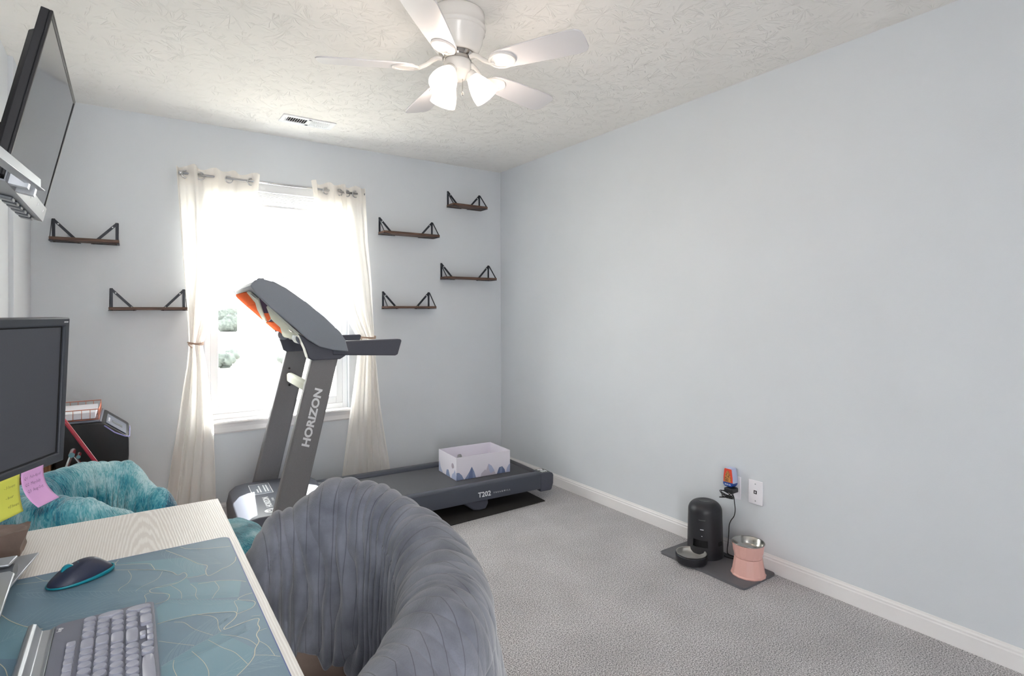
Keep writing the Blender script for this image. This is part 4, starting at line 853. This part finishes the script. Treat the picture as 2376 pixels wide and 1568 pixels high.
VEIN = [([(-0.1756, 1.4115), (-0.1025, 1.3678), (-0.0224, 1.3153), (0.0337, 1.2759)],0,0,24,0.05,0.045),([(0.0599, 1.2195), (0.1144, 1.1813), (0.1689, 1.1442)],0,0,22,0.035,0.03),([(0.0404, 0.9938), (0.0627, 1.0084), (0.0901, 1.0255), (0.1189, 1.0397), (0.1337, 1.052)],0,0,26,0.07,0.06),([(0.0658, 1.4809), (0.1002, 1.4091), (0.1221, 1.3562), (0.1366, 1.3352)],0,0,18,0.05,0.05),([(-0.1718, 1.2171), (-0.1356, 1.2451), (-0.0764, 1.2522), (-0.0023, 1.2368)],0,0,14,0.08,0.08),([(0.105, 0.92), (0.148, 0.9222), (0.2001, 0.9105)],0,0,12,0.05,0.04)]
TEAL = [[(-0.0225, 1.4578), (0.0332, 1.4187), (0.0453, 1.3745), (0.073, 1.3447), (0.0827, 1.321), (0.0942, 1.3264), (0.0966, 1.298), (0.1301, 1.2945), (0.131, 1.35), (0.1002, 1.4091), (0.0658, 1.4809), (-0.0116, 1.4877)],[(0.0426, 1.1345), (0.1088, 1.125), (0.1468, 1.1061), (0.1591, 1.0923), (0.1826, 1.0966), (0.1916, 1.1118), (0.1685, 1.1417), (0.0599, 1.2195), (0.0411, 1.1957)],[(0.0965, 1.2967), (0.1009, 1.2692), (0.1539, 1.2435), (0.1848, 1.2199), (0.2037, 1.1877), (0.1704, 1.1545), (0.1145, 1.1824), (0.0621, 1.2219), (0.0573, 1.2482), (0.0423, 1.2856)],[(0.0404, 0.9938), (0.0901, 1.0255), (0.1269, 1.0431), (0.1653, 0.9606), (0.148, 0.9222), (0.1295, 0.9029), (0.0392, 0.966)],[(-0.1876, 1.3301), (-0.1448, 1.2539), (-0.1197, 1.2271), (-0.1216, 1.1295), (-0.1637, 1.1589)]]
def inpad(p): return PX0+.002 < p[0] < PX1-.002 and PY0 < p[1] < PY1-.002
def clipadd(P, wd, z, mi):
    run = []
    for q in P:
        if inpad(q): run.append(q)
        else:
            if len(run) > 1: ribbon(pd, run, wd, z, mi)
            run = []
    if len(run) > 1: ribbon(pd, run, wd, z, mi)
for P in TEAL:
    Q = [q for q in P if inpad(q)]
    if len(Q) > 2: pd.poly([(q[0], q[1], PZ+.0001) for q in Q], 1)
for P, wd in GOLD: clipadd(smoothc(P), wd, PZ+.0004, 2)
# fine veins fanning off each midrib
def fan_veins(mid, side, n_, length, bend, z):
    S = smoothc(mid, 10)
    for k in range(n_):
        t_ = (k+.5)/n_; i = min(int(t_*(len(S)-2)), len(S)-2); p = S[i]; d = (S[i+1]-S[i]).normalized(); nn = Vector((-d.y, d.x, 0))*side
        L_ = length*(.45+.55*sin(pi*min(1, t_*1.05+.08)))
        pts = [p+(d*(.9*s_+.25*s_*s_)+nn*(s_-.35*s_*s_))*L_ for s_ in [q/10 for q in range(11)]]
        clipadd(pts, .00032, z, 4)
for mid, a, b, n_, L1, L2 in VEIN:
    clipadd(smoothc(mid), .0007, PZ+.00035, 4)
    fan_veins(mid, 1, n_, L1, .5, PZ+.0002); fan_veins(mid, -1, n_, L2, .5, PZ+.0002)
pd.build('desk_pad', [M['pad'], M['pad2'], M['padline'], M['padedge'], M['padvein']], norm=False, label='blue desk pad with fine gold leaf line drawing, on the white desk', cat='desk pad')
# mouse
ms = empty('computer_mouse', (-.078, 1.415, PZ+.0008), atan2(.037, .102), label='navy computer mouse with teal edge and wheel on the desk pad', cat='mouse')
def mouse_fn(sc_, zc, zs_, hmin=0):
    def fn(u, v):
        a = 2*pi*u; 
        if True:
            r_ = sin(pi/2*v) if v < 1 else 1
        x = .055*cos(a)*r_; y = .0305*sin(a)*r_*(1-.18*cos(a)*1.0)
        prof = max(0, 1-r_**2.6)**.55
        hx = .034*(1-.22*((x+.0)/.055)) if x > 0 else .034*(1-.12*((x)/.055)**2)
        hx *= interp([(-.055, .55), (-.02, .85), (.022, 1.08), (.055, .75)], x)
        return (x*sc_, y*sc_, .004+hx*prof)
    return fn
o = MB().grid(mouse_fn(1, 0, 1), 48, 20, cycu=True).build('shell', M['mouse'], smooth=True); o.parent = ms
o = MB().grid(lambda u, v: (.0562*cos(2*pi*u), .0315*sin(2*pi*u)*(1-.18*cos(2*pi*u)), .0015+.0055*v+.003*cos(2*pi*u)*v), 48, 2, cycu=True).build('teal_band', M['tealp'], smooth=True, solid=.002); o.parent = ms
o = MB().lathe([(.0045, -.0035), (.0105, -.0035), (.0115, 0), (.0105, .0035), (.0045, .0035)], 28, Matrix.Translation((-.022, 0, .0255)) @ Matrix.Rotation(pi/2, 4, 'X'), close=True).build('scroll_wheel', M['tealp'], smooth='auto'); o.parent = ms
o = MB().box(-.006, .004, -.0035, .0035, .0330, .0352).build('mode_button', M['tealp'], bevel=.001); o.parent = ms
# keyboard
KZ = PZ+.0008; kz = .0135
kbd = empty('keyboard', (-.04, 1.01, KZ), label='grey full-size keyboard with round keys and silver device groove on the desk pad', cat='keyboard')
def kp(o): return at(o, kbd)
kp(MB().prism(rrect(-.100, .0375, .82, 1.199, .010), KZ, KZ+kz, 'z').build('body', M['kb'], bevel=.0018))
gr = [(-.137, KZ), (-.139, KZ+.010), (-.134, KZ+.0235), (-.129, KZ+.0255), (-.124, KZ+.0235), (-.117, KZ+.0105), (-.106, KZ+.009), (-.1005, KZ+.013), (-.1002, KZ)]
kp(MB().prism(gr, .82, 1.196, 'y').build('device_groove', M['alu'], bevel=.001, label='silver device groove'))
def keyc(x, y, rx, ry, sq, zt=.0056):
    m_ = MB(); n_ = 24; seg_ = []
    ex = 2 if not sq else 5
    def rp(r, z):
        P = []
        for k in range(n_):
            a = 2*pi*k/n_; c_, s_ = cos(a), sin(a); q = (abs(c_)**ex+abs(s_)**ex)**(-1/ex); P.append((x+rx*c_*q*r, y+ry*s_*q*r, z))
        return P
    R = [rp(1, KZ+kz), rp(.98, KZ+kz+zt*.75), rp(.9, KZ+kz+zt), rp(.6, KZ+kz+zt-.0005), rp(.25, KZ+kz+zt-.0008)]
    vs = [[m_.bm.verts.new(p) for p in r_] for r_ in R]
    for a, b in zip(vs, vs[1:]):
        for k in range(n_): m_.bm.faces.new((a[k], a[(k+1) % n_], b[(k+1) % n_], b[k]))
    m_.bm.faces.new(vs[-1]); kp(m_.build('key', M['key'], smooth='auto'))
rk = .0086; rky = .0086
XR_ = [-.0535, -.0345, -.015, .0045, .024]
for y in (1.177, 1.159, 1.141, 1.123): keyc(XR_[0], y, rk, rky, False)
for y in (1.159, 1.140, 1.121): keyc(XR_[1], y, rk, rky, False)
keyc(-.0250, 1.178, .0180, rky, False)
for y in (1.157, 1.138, 1.119): keyc(XR_[2], y, rk, rky, False)
keyc(.0145, 1.175, .0185, rky, False)
for y in (1.155, 1.136, 1.117): keyc(XR_[3], y, rk, rky, False)
keyc(XR_[4], 1.154, rk, rky, False); keyc(XR_[4], 1.126, rk, .0165, True)
keyc(XR_[0], 1.0925, rk, .0155, True); keyc(XR_[1], 1.0925, rk, .0135, True); keyc(XR_[2], 1.087, rk, .0175, True); keyc(XR_[3], 1.081, rk, .0235, True)
for (x, y) in ((.0285, 1.094), (.0285, 1.0755), (.0285, 1.057), (.0190, 1.0755)): keyc(x, y, .0046, .0080, True)
for i, y0 in ((0, 1.0655), (1, 1.0665), (2, 1.058), (3, 1.046)):
    k = 0
    while y0-.0186*k > .835: keyc(XR_[i], y0-.0186*k, rk, .0084, False); k += 1
for y in (1.038, 1.019): keyc(XR_[4], y, rk, .0084, False)
keyc(XR_[4], .952, rk, .0555, True)
for k in range(14): keyc(-.0738, 1.104-.0183*k, .0062, .0080, True)
kp(text_obj('lettering', 'logi', .0095, M['print_'], None, basis((-.0905, 1.168, KZ+kz+.0001), (0, 1, 0), (-1, 0, 0), (0, 0, 1)), ext=.0001))
# monitor
md = Vector((.443, .896, 0)).normalized(); mtilt = radians(2.9); mn = Vector((.8955, -.4428, -.045)).normalized(); mup = mn.cross(md)*-1
if mup.z < 0: mup = -mup
BR = Vector((-.121, 1.6, .943)); MW, MH = .545, .320
mo = BR-md*MW                                     # lower left corner seen by the user
Mx = basis(mo, md, mup, mn)
mon = empty('monitor', (mo.x+md.x*MW/2, mo.y+md.y*MW/2, DZ), label='dark computer monitor with paper notes stuck along its lower edge', cat='monitor')
def mp_(mb, name, mat, **k): mb.bm.transform(Mx); return at(mb.build(name, mat, **k), mon)
fm = MB(); bz = .016
fm.prism(rrect(0, MW, 0, MH, .006, 3), -.028, -.006, 'z')
mitre(fm, (0, MW, 0, MH), (bz, MW-bz, .021, MH-.019), -.0065, .003)
mp_(fm, 'casing', M['mon'], bevel=.003)
mp_(MB().box(bz-.001, MW-bz+.001, .020, MH-.018, -.0075, -.003), 'screen', M['monscr'])
q_ = MB(); mitre(q_, (bz, MW-bz, .021, MH-.019), (bz+.005, MW-bz-.005, .024, MH-.022), -.0035, -.0026); mp_(q_, 'screen_border', M['dark'])
mp_(MB().box(.14, .40, .06, .27, -.055, -.028), 'rear_cover', M['mon'], bevel=.008)
q_ = MB()
for k, ww in enumerate((.0012, .0016, .001, .0018, .0012, .0015)): q_.box(MW-.020+.0024*k, MW-.020+.0024*k+ww, MH-.0115+(k % 2)*.0004, MH-.0085, .003, .0032)
mp_(q_, 'lettering', M['print_'])
mc = mo+md*MW/2-mn*.075
at(MB().box(mc.x-.02, mc.x+.02, mc.y-.03, mc.y+.03, DZ+.012, 1.08).build('stand_neck', M['mon'], bevel=.004), mon)
at(MB().prism(rrect(mc.x-.10, mc.x+.03, mc.y-.12, mc.y+.12, .02), DZ+.0035, DZ+.013, 'z').build('stand_base', M['mon'], bevel=.003), mon)
# sticky notes hanging from the lower bezel
def note(x0, x1, ytop, ybot, curl, name, mat, label, lines, ink, cat, skew=0):
    m_ = MB(); m_.grid(lambda u, v: (x0+(x1-x0)*u+skew*v*v, ytop+(ybot-ytop)*(v-.12*v*v*curl*6), .0036+curl*v**2.6), 10, 16); m_.bm.transform(Mx)
    r = m_.build(name, mat, smooth=True, norm=False, label=label, cat=cat, solid=.0003)
    for tx, ty, s_ in lines:
        cu = bpy.data.curves.new('t', 'FONT'); cu.body = tx; cu.size = s_; cu.shear = .3; cu.resolution_u = 1
        t_ = bpy.data.objects.new('t', cu); C.objects.link(t_); dg = bpy.context.evaluated_depsgraph_get(); me = bpy.data.meshes.new_from_object(t_.evaluated_get(dg)); bpy.data.objects.remove(t_)
        for vv in me.vertices:
            X = x0+.006+vv.co.x+ty[0]; Y_ = ytop+ty[1]+vv.co.y; q = min(1, max(0, (ytop-Y_)/(ytop-ybot))); q += .72*curl*q*q
            vv.co = Mx @ Vector((X+skew*q*q, Y_, .0046+curl*q**2.6))
        me.materials.clear(); me.materials.append(ink); me.name = 'handwriting'
        w_ = bpy.data.objects.new('handwriting', me); C.objects.link(w_); w_.parent = r
    return r
note(MW-.133, MW-.068, .0085, -.064, .030, 'sticky_note', M['pinkn'], 'pink handwritten sticky note curling under the monitor', [('Q1  Feb-April', (0, -.017), .0085), ('Q2  May-July', (0, -.030), .0085), ('Q3  Aug-Oct', (0, -.043), .0085)], M['ink'], 'sticky note', .006)
note(MW-.212, MW-.137, .0085, -.066, .010, 'sticky_note', M['yeln'], 'yellow handwritten sticky note under the monitor at the photo edge', [('- 3 hours', (.026, -.020), .008), ('- hour', (.030, -.040), .008), ('+5 hours', (.032, -.058), .008)], M['inky'], 'sticky note')
# brown paper bag and silver stand at the desk's left
bg_ = MB()
def bag(f, u, v):
    a = {'t': (u, v, 1), 'b': (u, 1-v, 0), 'f': (u, 0, v), 'k': (1-u, 1, v), 'r': (1, u, v), 'l': (0, 1-u, v)}[f]; x, y, z = a
    X = -.375+.178*x+.012*z*x; Y = 1.612+.088*y-.018*y*x*(1-z); Z = DZ+.001+.056*z
    ee = x**6; Y += .030*ee*(.5-y)*(.3+.7*z)                            # the folded end narrows
    d = .0035*noise.noise(Vector((X*38, Y*38, Z*38)))+.005*ee*noise.noise(Vector((X*70, Y*60, Z*60+3)))
    return (X+d, Y+d, max(Z+(d if z > .02 else 0), DZ+.0006))
for f_ in 'tfkrlb': bg_.grid(lambda u, v: bag(f_, u, v), 26, 14)
bmesh.ops.remove_doubles(bg_.bm, verts=bg_.bm.verts, dist=.0004)
bg_.build('paper_bag', M['bagp'], smooth='auto', label='folded brown paper bag lying on the desk below the sticky notes', cat='paper bag')
sst = empty('laptop_stand', (-.22, 1.42, DZ), label='silver metal laptop stand at the left edge of the desk pad', cat='laptop stand')
s1 = MB(); s1.prism([(-.275, 1.56), (-.158, 1.566), (-.186, 1.385), (-.275, 1.37)], DZ+.019, DZ+.0235, 'z'); at(s1.build('base_plate', M['alu'], bevel=.001), sst)
at(MB().box(-.235, -.192, 1.40, 1.425, PZ+.0004, DZ+.019).box(-.26, -.18, 1.52, 1.545, DZ+.0005, DZ+.019).build('foot', M['plate'], bevel=.003), sst)
at(MB().tube([(-.27, 1.47, DZ+.036), (-.182, 1.45, DZ+.036)], .012, 20).build('hinge', M['silverp'], smooth='auto'), sst)
s3 = MB(); s3.bar((-.275, 1.47, DZ+.050), (-.185, 1.455, DZ+.052), .045, .006, (0, 0, 1)); at(s3.build('arm', M['alu'], bevel=.002), sst)
s4 = MB(); s4.prism([(-.282, 1.385), (-.180, 1.378), (-.172, 1.362), (-.166, 1.17), (-.282, 1.16)], DZ+.055, DZ+.061, 'z'); at(s4.build('top_plate', M['alu'], bevel=.002), sst)

# ------------------------------------------------------------------ television and its mount
TT = radians(12.3); tA = Vector((-.154, 1.81, 2.035)); tup = Vector((sin(TT), 0, cos(TT))); tn = Vector((cos(TT), 0, -sin(TT))); tx = Vector((0, 1, 0))
TW, TH = .735, .437
to = tA-tup*TH
Tx = basis(to, tx, tup, tn)
tv = empty('television', (to.x, to.y+TW/2, to.z+TH/2), label='flat television tilted down from the left wall near the ceiling', cat='television')
def tvp(mb, name, mat, **k): mb.bm.transform(Tx); return at(mb.build(name, mat, **k), tv)
c_ = MB(); c_.box(0, TW, 0, TH, -.022, -.004)
mitre(c_, (0, TW, 0, TH), (.012, TW-.012, .016, TH-.012), -.004, .003)
tvp(c_, 'casing', M['tvcase'], bevel=.002)
tvp(MB().box(.011, TW-.011, .015, TH-.011, -.005, .0005), 'screen', M['tvscr'])
rc = MB(); rc.prism([(.02, -.022), (.05, -.040), (TW-.05, -.040), (TW-.02, -.022)], .03, TH-.05, 'y'); rc.bm.transform(Matrix(((1, 0, 0, 0), (0, 1, 0, 0), (0, 0, 1, 0), (0, 0, 0, 1)))); tvp(rc, 'rear_cover', M['tvcase'], bevel=.004)
sb = MB(); sb.box(.0, TW-.002, -.012, .034, .0032, .0075); tvp(sb, 'lower_trim', M['silverp'], bevel=.001)
lb = MB(); lb.box(.0, TW-.006, -.014, -.010, -.05, .0075); tvp(lb, 'lower_lip', M['silverp'])
for k in range(6):
    tvp(MB().box(.26+k*.075, .305+k*.075, -.024, -.013, -.046, -.012), 'clip', M['silverp'], bevel=.003)
for x in (.52, .655, .38): tvp(MB().box(x, x+.010, .012, .020, .0075, .0085), 'trim_dot', M['plate'])  # small white blocks dotted along the lower trim
# silver rail standing off the television's lower edge
ra = MB(); A0, A1 = Vector((-.2126, 1.40, 1.586)), Vector((-.197, 2.0, 1.626)); dd = (A1-A0).normalized(); ra.bar(A0, A1, .004, .030, (0, 0, 1)).bar(A0+Vector((-.0, 0, -.015)), A1+Vector((0, 0, -.015)), .022, .003, (0, 0, 1))
at(ra.build('front_rail', M['alu'], bevel=.001), tv)
for x in (.03, .14): tvp(MB().box(x, x+.03, -.012, .012, .0075, .045), 'rail_bracket', M['alu'])
am = empty('television_mount', (XL, 2.15, 1.80), label='black metal arm mount between the television and the left wall', cat='television mount')
ctr = to+tx*TW*.45+tup*TH*.5-tn*.046
m_ = MB(); m_.box(XL-.016, XL-.004, 2.05, 2.11, 1.62, 2.0); at(m_.build('wall_plate', M['blackm']), am)
m_ = MB(); m_.bar((XL-.004, 2.08, 1.80), (-.36, 2.30, 1.80), .02, .06, (0, 0, 1)).bar((-.36, 2.30, 1.80), (ctr.x-.035, ctr.y, 1.80), .02, .05, (0, 0, 1)); at(m_.build('arm', M['blackm'], bevel=.003), am)
m_ = MB(); m_.box(-.1, .1, -.1, .1, -.008, 0); m_.bm.transform(basis(ctr, tx, tup, tn)); at(m_.build('mounting_plate', M['blackm']), am)

# ------------------------------------------------------------------ far left corner: cabinet, printer, tray, red tablet
cb_ = empty('low_cabinet', (-.22, 3.0, 0), label='low wooden cabinet in the far left corner under the printer', cat='cabinet')
at(MB().box(XL+.003, -.075, 2.62, 3.74, .02, .535).build('body', M['oak'], bevel=.002), cb_)
at(MB().box(XL+.002, -.05, 2.60, 3.75, .535, .555).build('top', M['oak'], bevel=.002), cb_)
for y in (2.64, 3.19): at(MB().box(-.074, -.060, y, y+.53, .04, .52).build('door', M['oak'], bevel=.002), cb_)
pt = empty('printer', (-.2, 3.4, .556), label='black printer with sloping grey control panel on the low cabinet', cat='printer')
pf = [(-.27, .557), (.0, .557), (.004, .60), (.004, .685), (-.01, .698), (-.092, .765), (-.11, .770), (-.27, .772)]
at(MB().prism(pf, 3.20, 3.62, 'y').build('body', M['printer'], bevel=.008, segs=3), pt)
pn = (Vector((-.092, 0, .765))-Vector((-.01, 0, .698))).normalized(); pnn = Vector((-pn.z, 0, pn.x)) * -1
if pnn.z < 0: pnn = -pnn
Px = basis(Vector((-.008, 3.215, .700)), (0, 1, 0), tuple(pn), tuple(pnn))
q_ = MB(); q_.box(0, .27, 0, .100, -.001, .003); q_.bm.transform(Px); cpn = at(q_.build('control_panel', M['printerg'], bevel=.003), pt)
q_ = MB(); q_.box(.09, .14, .022, .074, .0032, .0042); q_.bm.transform(Px); at(q_.build('display', M['lcd']), pt)
for i in range(3):
    q_ = MB(); q_.box(.06+.04*i, .085+.04*i, .084, .092, .0032, .0042); q_.bm.transform(Px); at(q_.build('button', M['print_']), pt)
at(MB().tube([(-.09, 3.197, .752), (-.05, 3.197, .715), (-.01, 3.197, .693), (.006, 3.21, .688), (.008, 3.5, .688)], .0028, 8).build('painted_rim_light', M['violet'], smooth=True), pt)  # violet-coloured tube stands in for rim light along the printer's edge
at(MB().prism([(-.268, .772), (-.10, .770), (-.105, .777), (-.268, .779)], 3.205, 3.61, 'y').build('lid', M['printerg'], bevel=.002), pt)
wb = empty('wooden_box', (-.35, 3.3, .556), label='wooden storage box between the printer and the left wall', cat='box')
for k in range(5): at(MB().box(-.415+.027*k, -.39+.027*k, 3.18, 3.192, .556, .72).build('front_slat', M['oak'], bevel=.001), wb)
at(MB().box(-.415, -.282, 3.194, 3.60, .556, .715).build('body', M['oak'], bevel=.002), wb)
# copper wire letter tray
wt = empty('letter_tray', (-.25, 3.35, .78), label='copper wire letter tray holding paper on top of the printer', cat='letter tray')
x0, x1, y0, y1, z0, z1 = -.268, -.112, 3.22, 3.55, .782, .828
wr = MB()
for z in (z0, z1): wr.tube([(x0, y0, z), (x1, y0, z), (x1, y1, z), (x0, y1, z)], .0022, 6, cyc=True)
for k in range(6):
    x = x0+(x1-x0)*k/5; wr.tube([(x, y0, z1), (x, y0, z0), (x, y1, z0), (x, y1, z1)], .0013, 5)
for k in range(1, 9):
    y = y0+(y1-y0)*k/9; wr.tube([(x0, y, z1), (x0, y, z0), (x1, y, z0), (x1, y, z1)], .0013, 5)
at(wr.build('wire_frame', M['copper'], smooth=True), wt)
pr_ = MB().box(-.262, -.125, 3.235, 3.535, .7845, .812).build('paper_stack', M['paper'], label='stack of white paper lying in the copper wire tray', cat='paper')
# red tablet on a silver easel
rd = empty('tablet_stand', (-.14, 2.74, .556), label='silver adjustable tablet stand on the low cabinet', cat='tablet stand')
pa, pb = Vector((-.205, 2.76, .862)), Vector((-.06, 2.76, .600))
e1 = MB(); e1.tube([(-.235, 2.76, .56), (-.178, 2.76, .728)], .006, 10).tube([(-.170, 2.75, .716), (-.085, 2.75, .562)], .005, 10); at(e1.build('leg', M['steel'], smooth=True), rd)
at(MB().tube([(-.178, 2.72, .728), (-.178, 2.80, .728)], .010, 20).tube([(-.158, 2.73, .716), (-.158, 2.79, .716)], .007, 16).build('joint', M['steel'], smooth='auto'), rd)
at(MB().prism(rrect(-.25, -.03, 2.66, 2.86, .02), .556, .562, 'z').build('base', M['steel'], bevel=.001), rd)
td = (pb-pa).normalized(); tw = Vector((-.047, .98, -.19)); tw = (tw-td*tw.dot(td)).normalized()
tb_ = MB(); tb_.bar(pa, pb, .19, .013, td.cross(tw)); tb_.build('tablet', M['red'], bevel=.004, label='red cased tablet leaning on the silver stand, seen edge on', cat='tablet')

# ------------------------------------------------------------------ chairs with blankets
def chair(cx, cy, rfun, zfun, phi0, phi1, zb, seat_r, label, mat, seat_z=.46, so=(0, 0)):
    r = empty('barrel_chair', (cx, cy, 0), label=label, cat='chair')
    def shell(off):
        def fn(u, v):
            ph = phi0+(phi1-phi0)*u; R = rfun(ph); zt = zfun(ph)-.022; w_ = 2*pi*v
            # closed rounded cross-section
            hx, hz = .030, (zt-zb)/2; c_, s_ = cos(w_), sin(w_); ex = 6; q = (abs(c_)**ex+abs(s_)**ex)**(-1/ex)
            lean = .03*((s_*q*hz)/hz)
            rr = R+hx*c_*q+lean*0; z = zb+hz+hz*s_*q*1.0
            groove = .004*abs(sin(ph*9)) if c_ < 0 else 0
            return (rr*cos(ph)-groove*cos(ph), rr*sin(ph)-groove*sin(ph), z)
        return fn
    o = MB().grid(shell(0), 90, 40).build('backrest', mat, smooth=True, sub=0); o.parent = r
    o = MB().lathe([(0, seat_z-.09), (seat_r-.02, seat_z-.09), (seat_r, seat_z-.07), (seat_r, seat_z-.02), (seat_r-.03, seat_z), (0, seat_z+.008)], 48, Matrix.Translation((so[0], so[1], 0))).build('seat', mat, smooth='auto'); o.parent = r
    o = MB().tube([(0, 0, .06), (0, 0, seat_z-.09)], .025, 16).build('column', M['chrome'], smooth='auto'); o.parent = r
    for k in range(5):
        a = 2*pi*k/5+.3
        o = MB().tube([(0, 0, .08), (.25*cos(a), .25*sin(a), .06)], [.018, .012], 10).lathe([(0, -.012), (.024, -.012), (.027, 0), (.024, .012), (0, .012)], 16, Matrix.Translation((.25*cos(a), .25*sin(a), .028)) @ Matrix.Rotation(a, 4, 'Z') @ Matrix.Rotation(pi/2, 4, 'X')).build('leg', M['blackm'], smooth='auto'); o.parent = r
    return r
# grey chair, drawn up to the desk
G0 = Vector((.262, 1.115, 0)); 
def gR(p): return interp([(-1.6, .330), (-1.0, .300), (-.4, .285), (.4, .290), (1.0, .300), (1.9, .330)], p)
def gZ(p): return interp([(-1.7, .700), (-1.3, .735), (-.8, .765), (-.3, .778), (.25, .812), (.7, .852), (1.0, .860), (1.45, .785), (1.75, .660), (2.0, .56)], p)
chair(G0.x, G0.y, lambda p: gR(p), gZ, -1.15, 1.45, .28, .19, 'taupe leather barrel chair at the desk, mostly under the grey blanket', M['tauple'], .43)
def blanket(G, Rf, Zf, p0, p1, zin, zout, flare, fold_in, fold_out, ribs, name, mat, label, nu, nv, seed, chan, shear_out, tr_fn=lambda p: .06):
    trf = tr_fn
    def lens(p):
        zt = Zf(p); tr = trf(p); a = zt-tr-zin(p); b = pi*tr; c_ = zt-tr-zout(p); return a, b, c_
    def fn(u, v):
        p = p0+(p1-p0)*u; R = Rf(p); zt = Zf(p); tr = trf(p); a, b, c_ = lens(p); s_ = v*(a+b+c_)
        if s_ < a:
            d = (a-s_); off = -tr-.02*(d/max(a, .01)); z = zt-tr-d; nr, nz = -1, 0; h = d/max(a, .01); side = -1
        elif s_ < a+b:
            t_ = (s_-a)/tr; off = -tr*cos(t_); z = zt-tr+tr*sin(t_); nr, nz = -cos(t_), sin(t_); h = 0; side = 0
        else:
            d = s_-a-b; h = d/c_; off = tr+flare(p)*h*(.55+.45*h); z = zt-tr-d*(1-.06*h); nr, nz = 1, .15; side = 1
        q = p*R                                           # length round the rim
        # bunched pleats: strong inside, soft outside
        wv = q*ribs+1.6*noise.noise(Vector((q*5, s_*3.2, seed)))+.6*noise.noise(Vector((q*14, s_*8, seed+4)))
        rid = abs(sin(wv*pi))**.8-.35
        if side < 0: amp = fold_in(p)*(.35+.65*min(1, h*1.6))
        elif side == 0: amp = .32*fold_in(p)
        else: amp = .32*fold_in(p)*(1-min(1, h*2.2))
        disp = amp*rid
        sq = q-(shear_out*(s_-a-b*.5) if side > 0 else shear_out*b*.0)
        ch = (sq/chan) % 1.0; disp += .0018*(1-(2*ch-1)**4)-.0009
        disp += .012*noise.noise(Vector((q*3.5, s_*3.0, seed+9)))*(1 if side else .4)+.004*noise.noise(Vector((q*22, s_*14, seed+2)))
        if side > 0: disp += fold_out*h*sin(q*ribs*.55+2.2*noise.noise(Vector((q*3, s_, seed))))
        hem = 0
        if side < 0 and h > .9: hem = .010*sin(wv*pi)*(h-.9)*10
        rr = R+off+nr*disp; zz = z+nz*disp+hem
        return Vector((G.x+rr*cos(p), G.y+rr*sin(p), max(zz, .02)))
    def uvf(u, v):
        p = p0+(p1-p0)*u; R = Rf(p); a, b, c_ = lens(p); s_ = v*(a+b+c_); q = p*R
        so = shear_out*max(0, s_-a-b*.5)
        return (q-so+10.0, s_, 0)
    m_ = MB(); m_.grid(fn, nu, nv, uvf=uvf)
    return m_.build(name, mat, smooth=True, norm=False, label=label, cat='blanket', solid=.004)
def gzin(p): return interp([(-1.6, .56), (-.5, .49), (.2, .455), (.8, .455), (1.3, .49), (2.0, .45)], p)
def gzout(p): return interp([(-1.7, .35), (0, .30), (2.0, .30)], p)
blanket(G0, gR, gZ, -1.62, 1.80, gzin, gzout, lambda p: interp([(-1.6, .07), (-.5, .09), (.5, .05), (1.8, .02)], p), lambda p: interp([(-1.2, .003), (-.5, .005), (0, .010), (.5, .020), (1.6, .020)], p), .006, 24.0,
        'grey_blanket', M['quilt'], 'grey channel-stitched plush blanket draped over the chair by the desk', 620, 260, 1.7, .042, -.75, lambda p: interp([(-1.6, .10), (-.4, .092), (.5, .066), (1.8, .058)], p))
# teal chair beyond the desk
T0 = Vector((-.03, 2.205, 0))
def tR(p): return .235
def tZ(p): return interp([(.4, .46), (.7, .52), (1.05, .63), (1.45, .735), (2.0, .752), (2.7, .745), (3.3, .735), (3.9, .755), (4.4, .745), (4.8, .70), (5.2, .60), (5.5, .52)], p)
chair(T0.x, T0.y, tR, tZ, 1.0, 4.7, .25, .145, 'barrel chair beyond the desk, hidden under the teal fur throw', M['tauple'], .39, (.14, -.05))
blanket(T0, tR, tZ, .60, 4.95, lambda p: min(tZ(p)-.09, .56), lambda p: .28, lambda p: .02, lambda p: .012, .006, 22.0,
        'fur_throw', M['teal'], 'teal mottled fur throw draped over the chair beyond the desk', 420, 200, 6.3, .09, .2)
cu_ = MB()
def cush(u, v):
    a = 2*pi*u; t_ = pi*v; ex = 2.6; c_, s_ = cos(a), sin(a); q = (abs(c_)**ex+abs(s_)**ex)**(-1/ex)
    x = .155*c_*q*sin(t_)**.6; y = .15*s_*q*sin(t_)**.6; z = .075*cos(t_)
    n_ = Vector((x, y, z)); d = .016*noise.noise(n_*9)+.006*noise.noise(n_*30)
    return Vector((.262, 2.10, .472))+Vector((x*(1+d*3), y*(1+d*3), z+d))
cu_.grid(cush, 120, 60, cycu=True, uvf=lambda u, v: (u*1.3, v*.5, 0))
cu_.build('fur_cushion', M['teal'], smooth=True, norm=False, label='rounded teal fur cushion on the seat, showing beside the desk corner', cat='cushion')
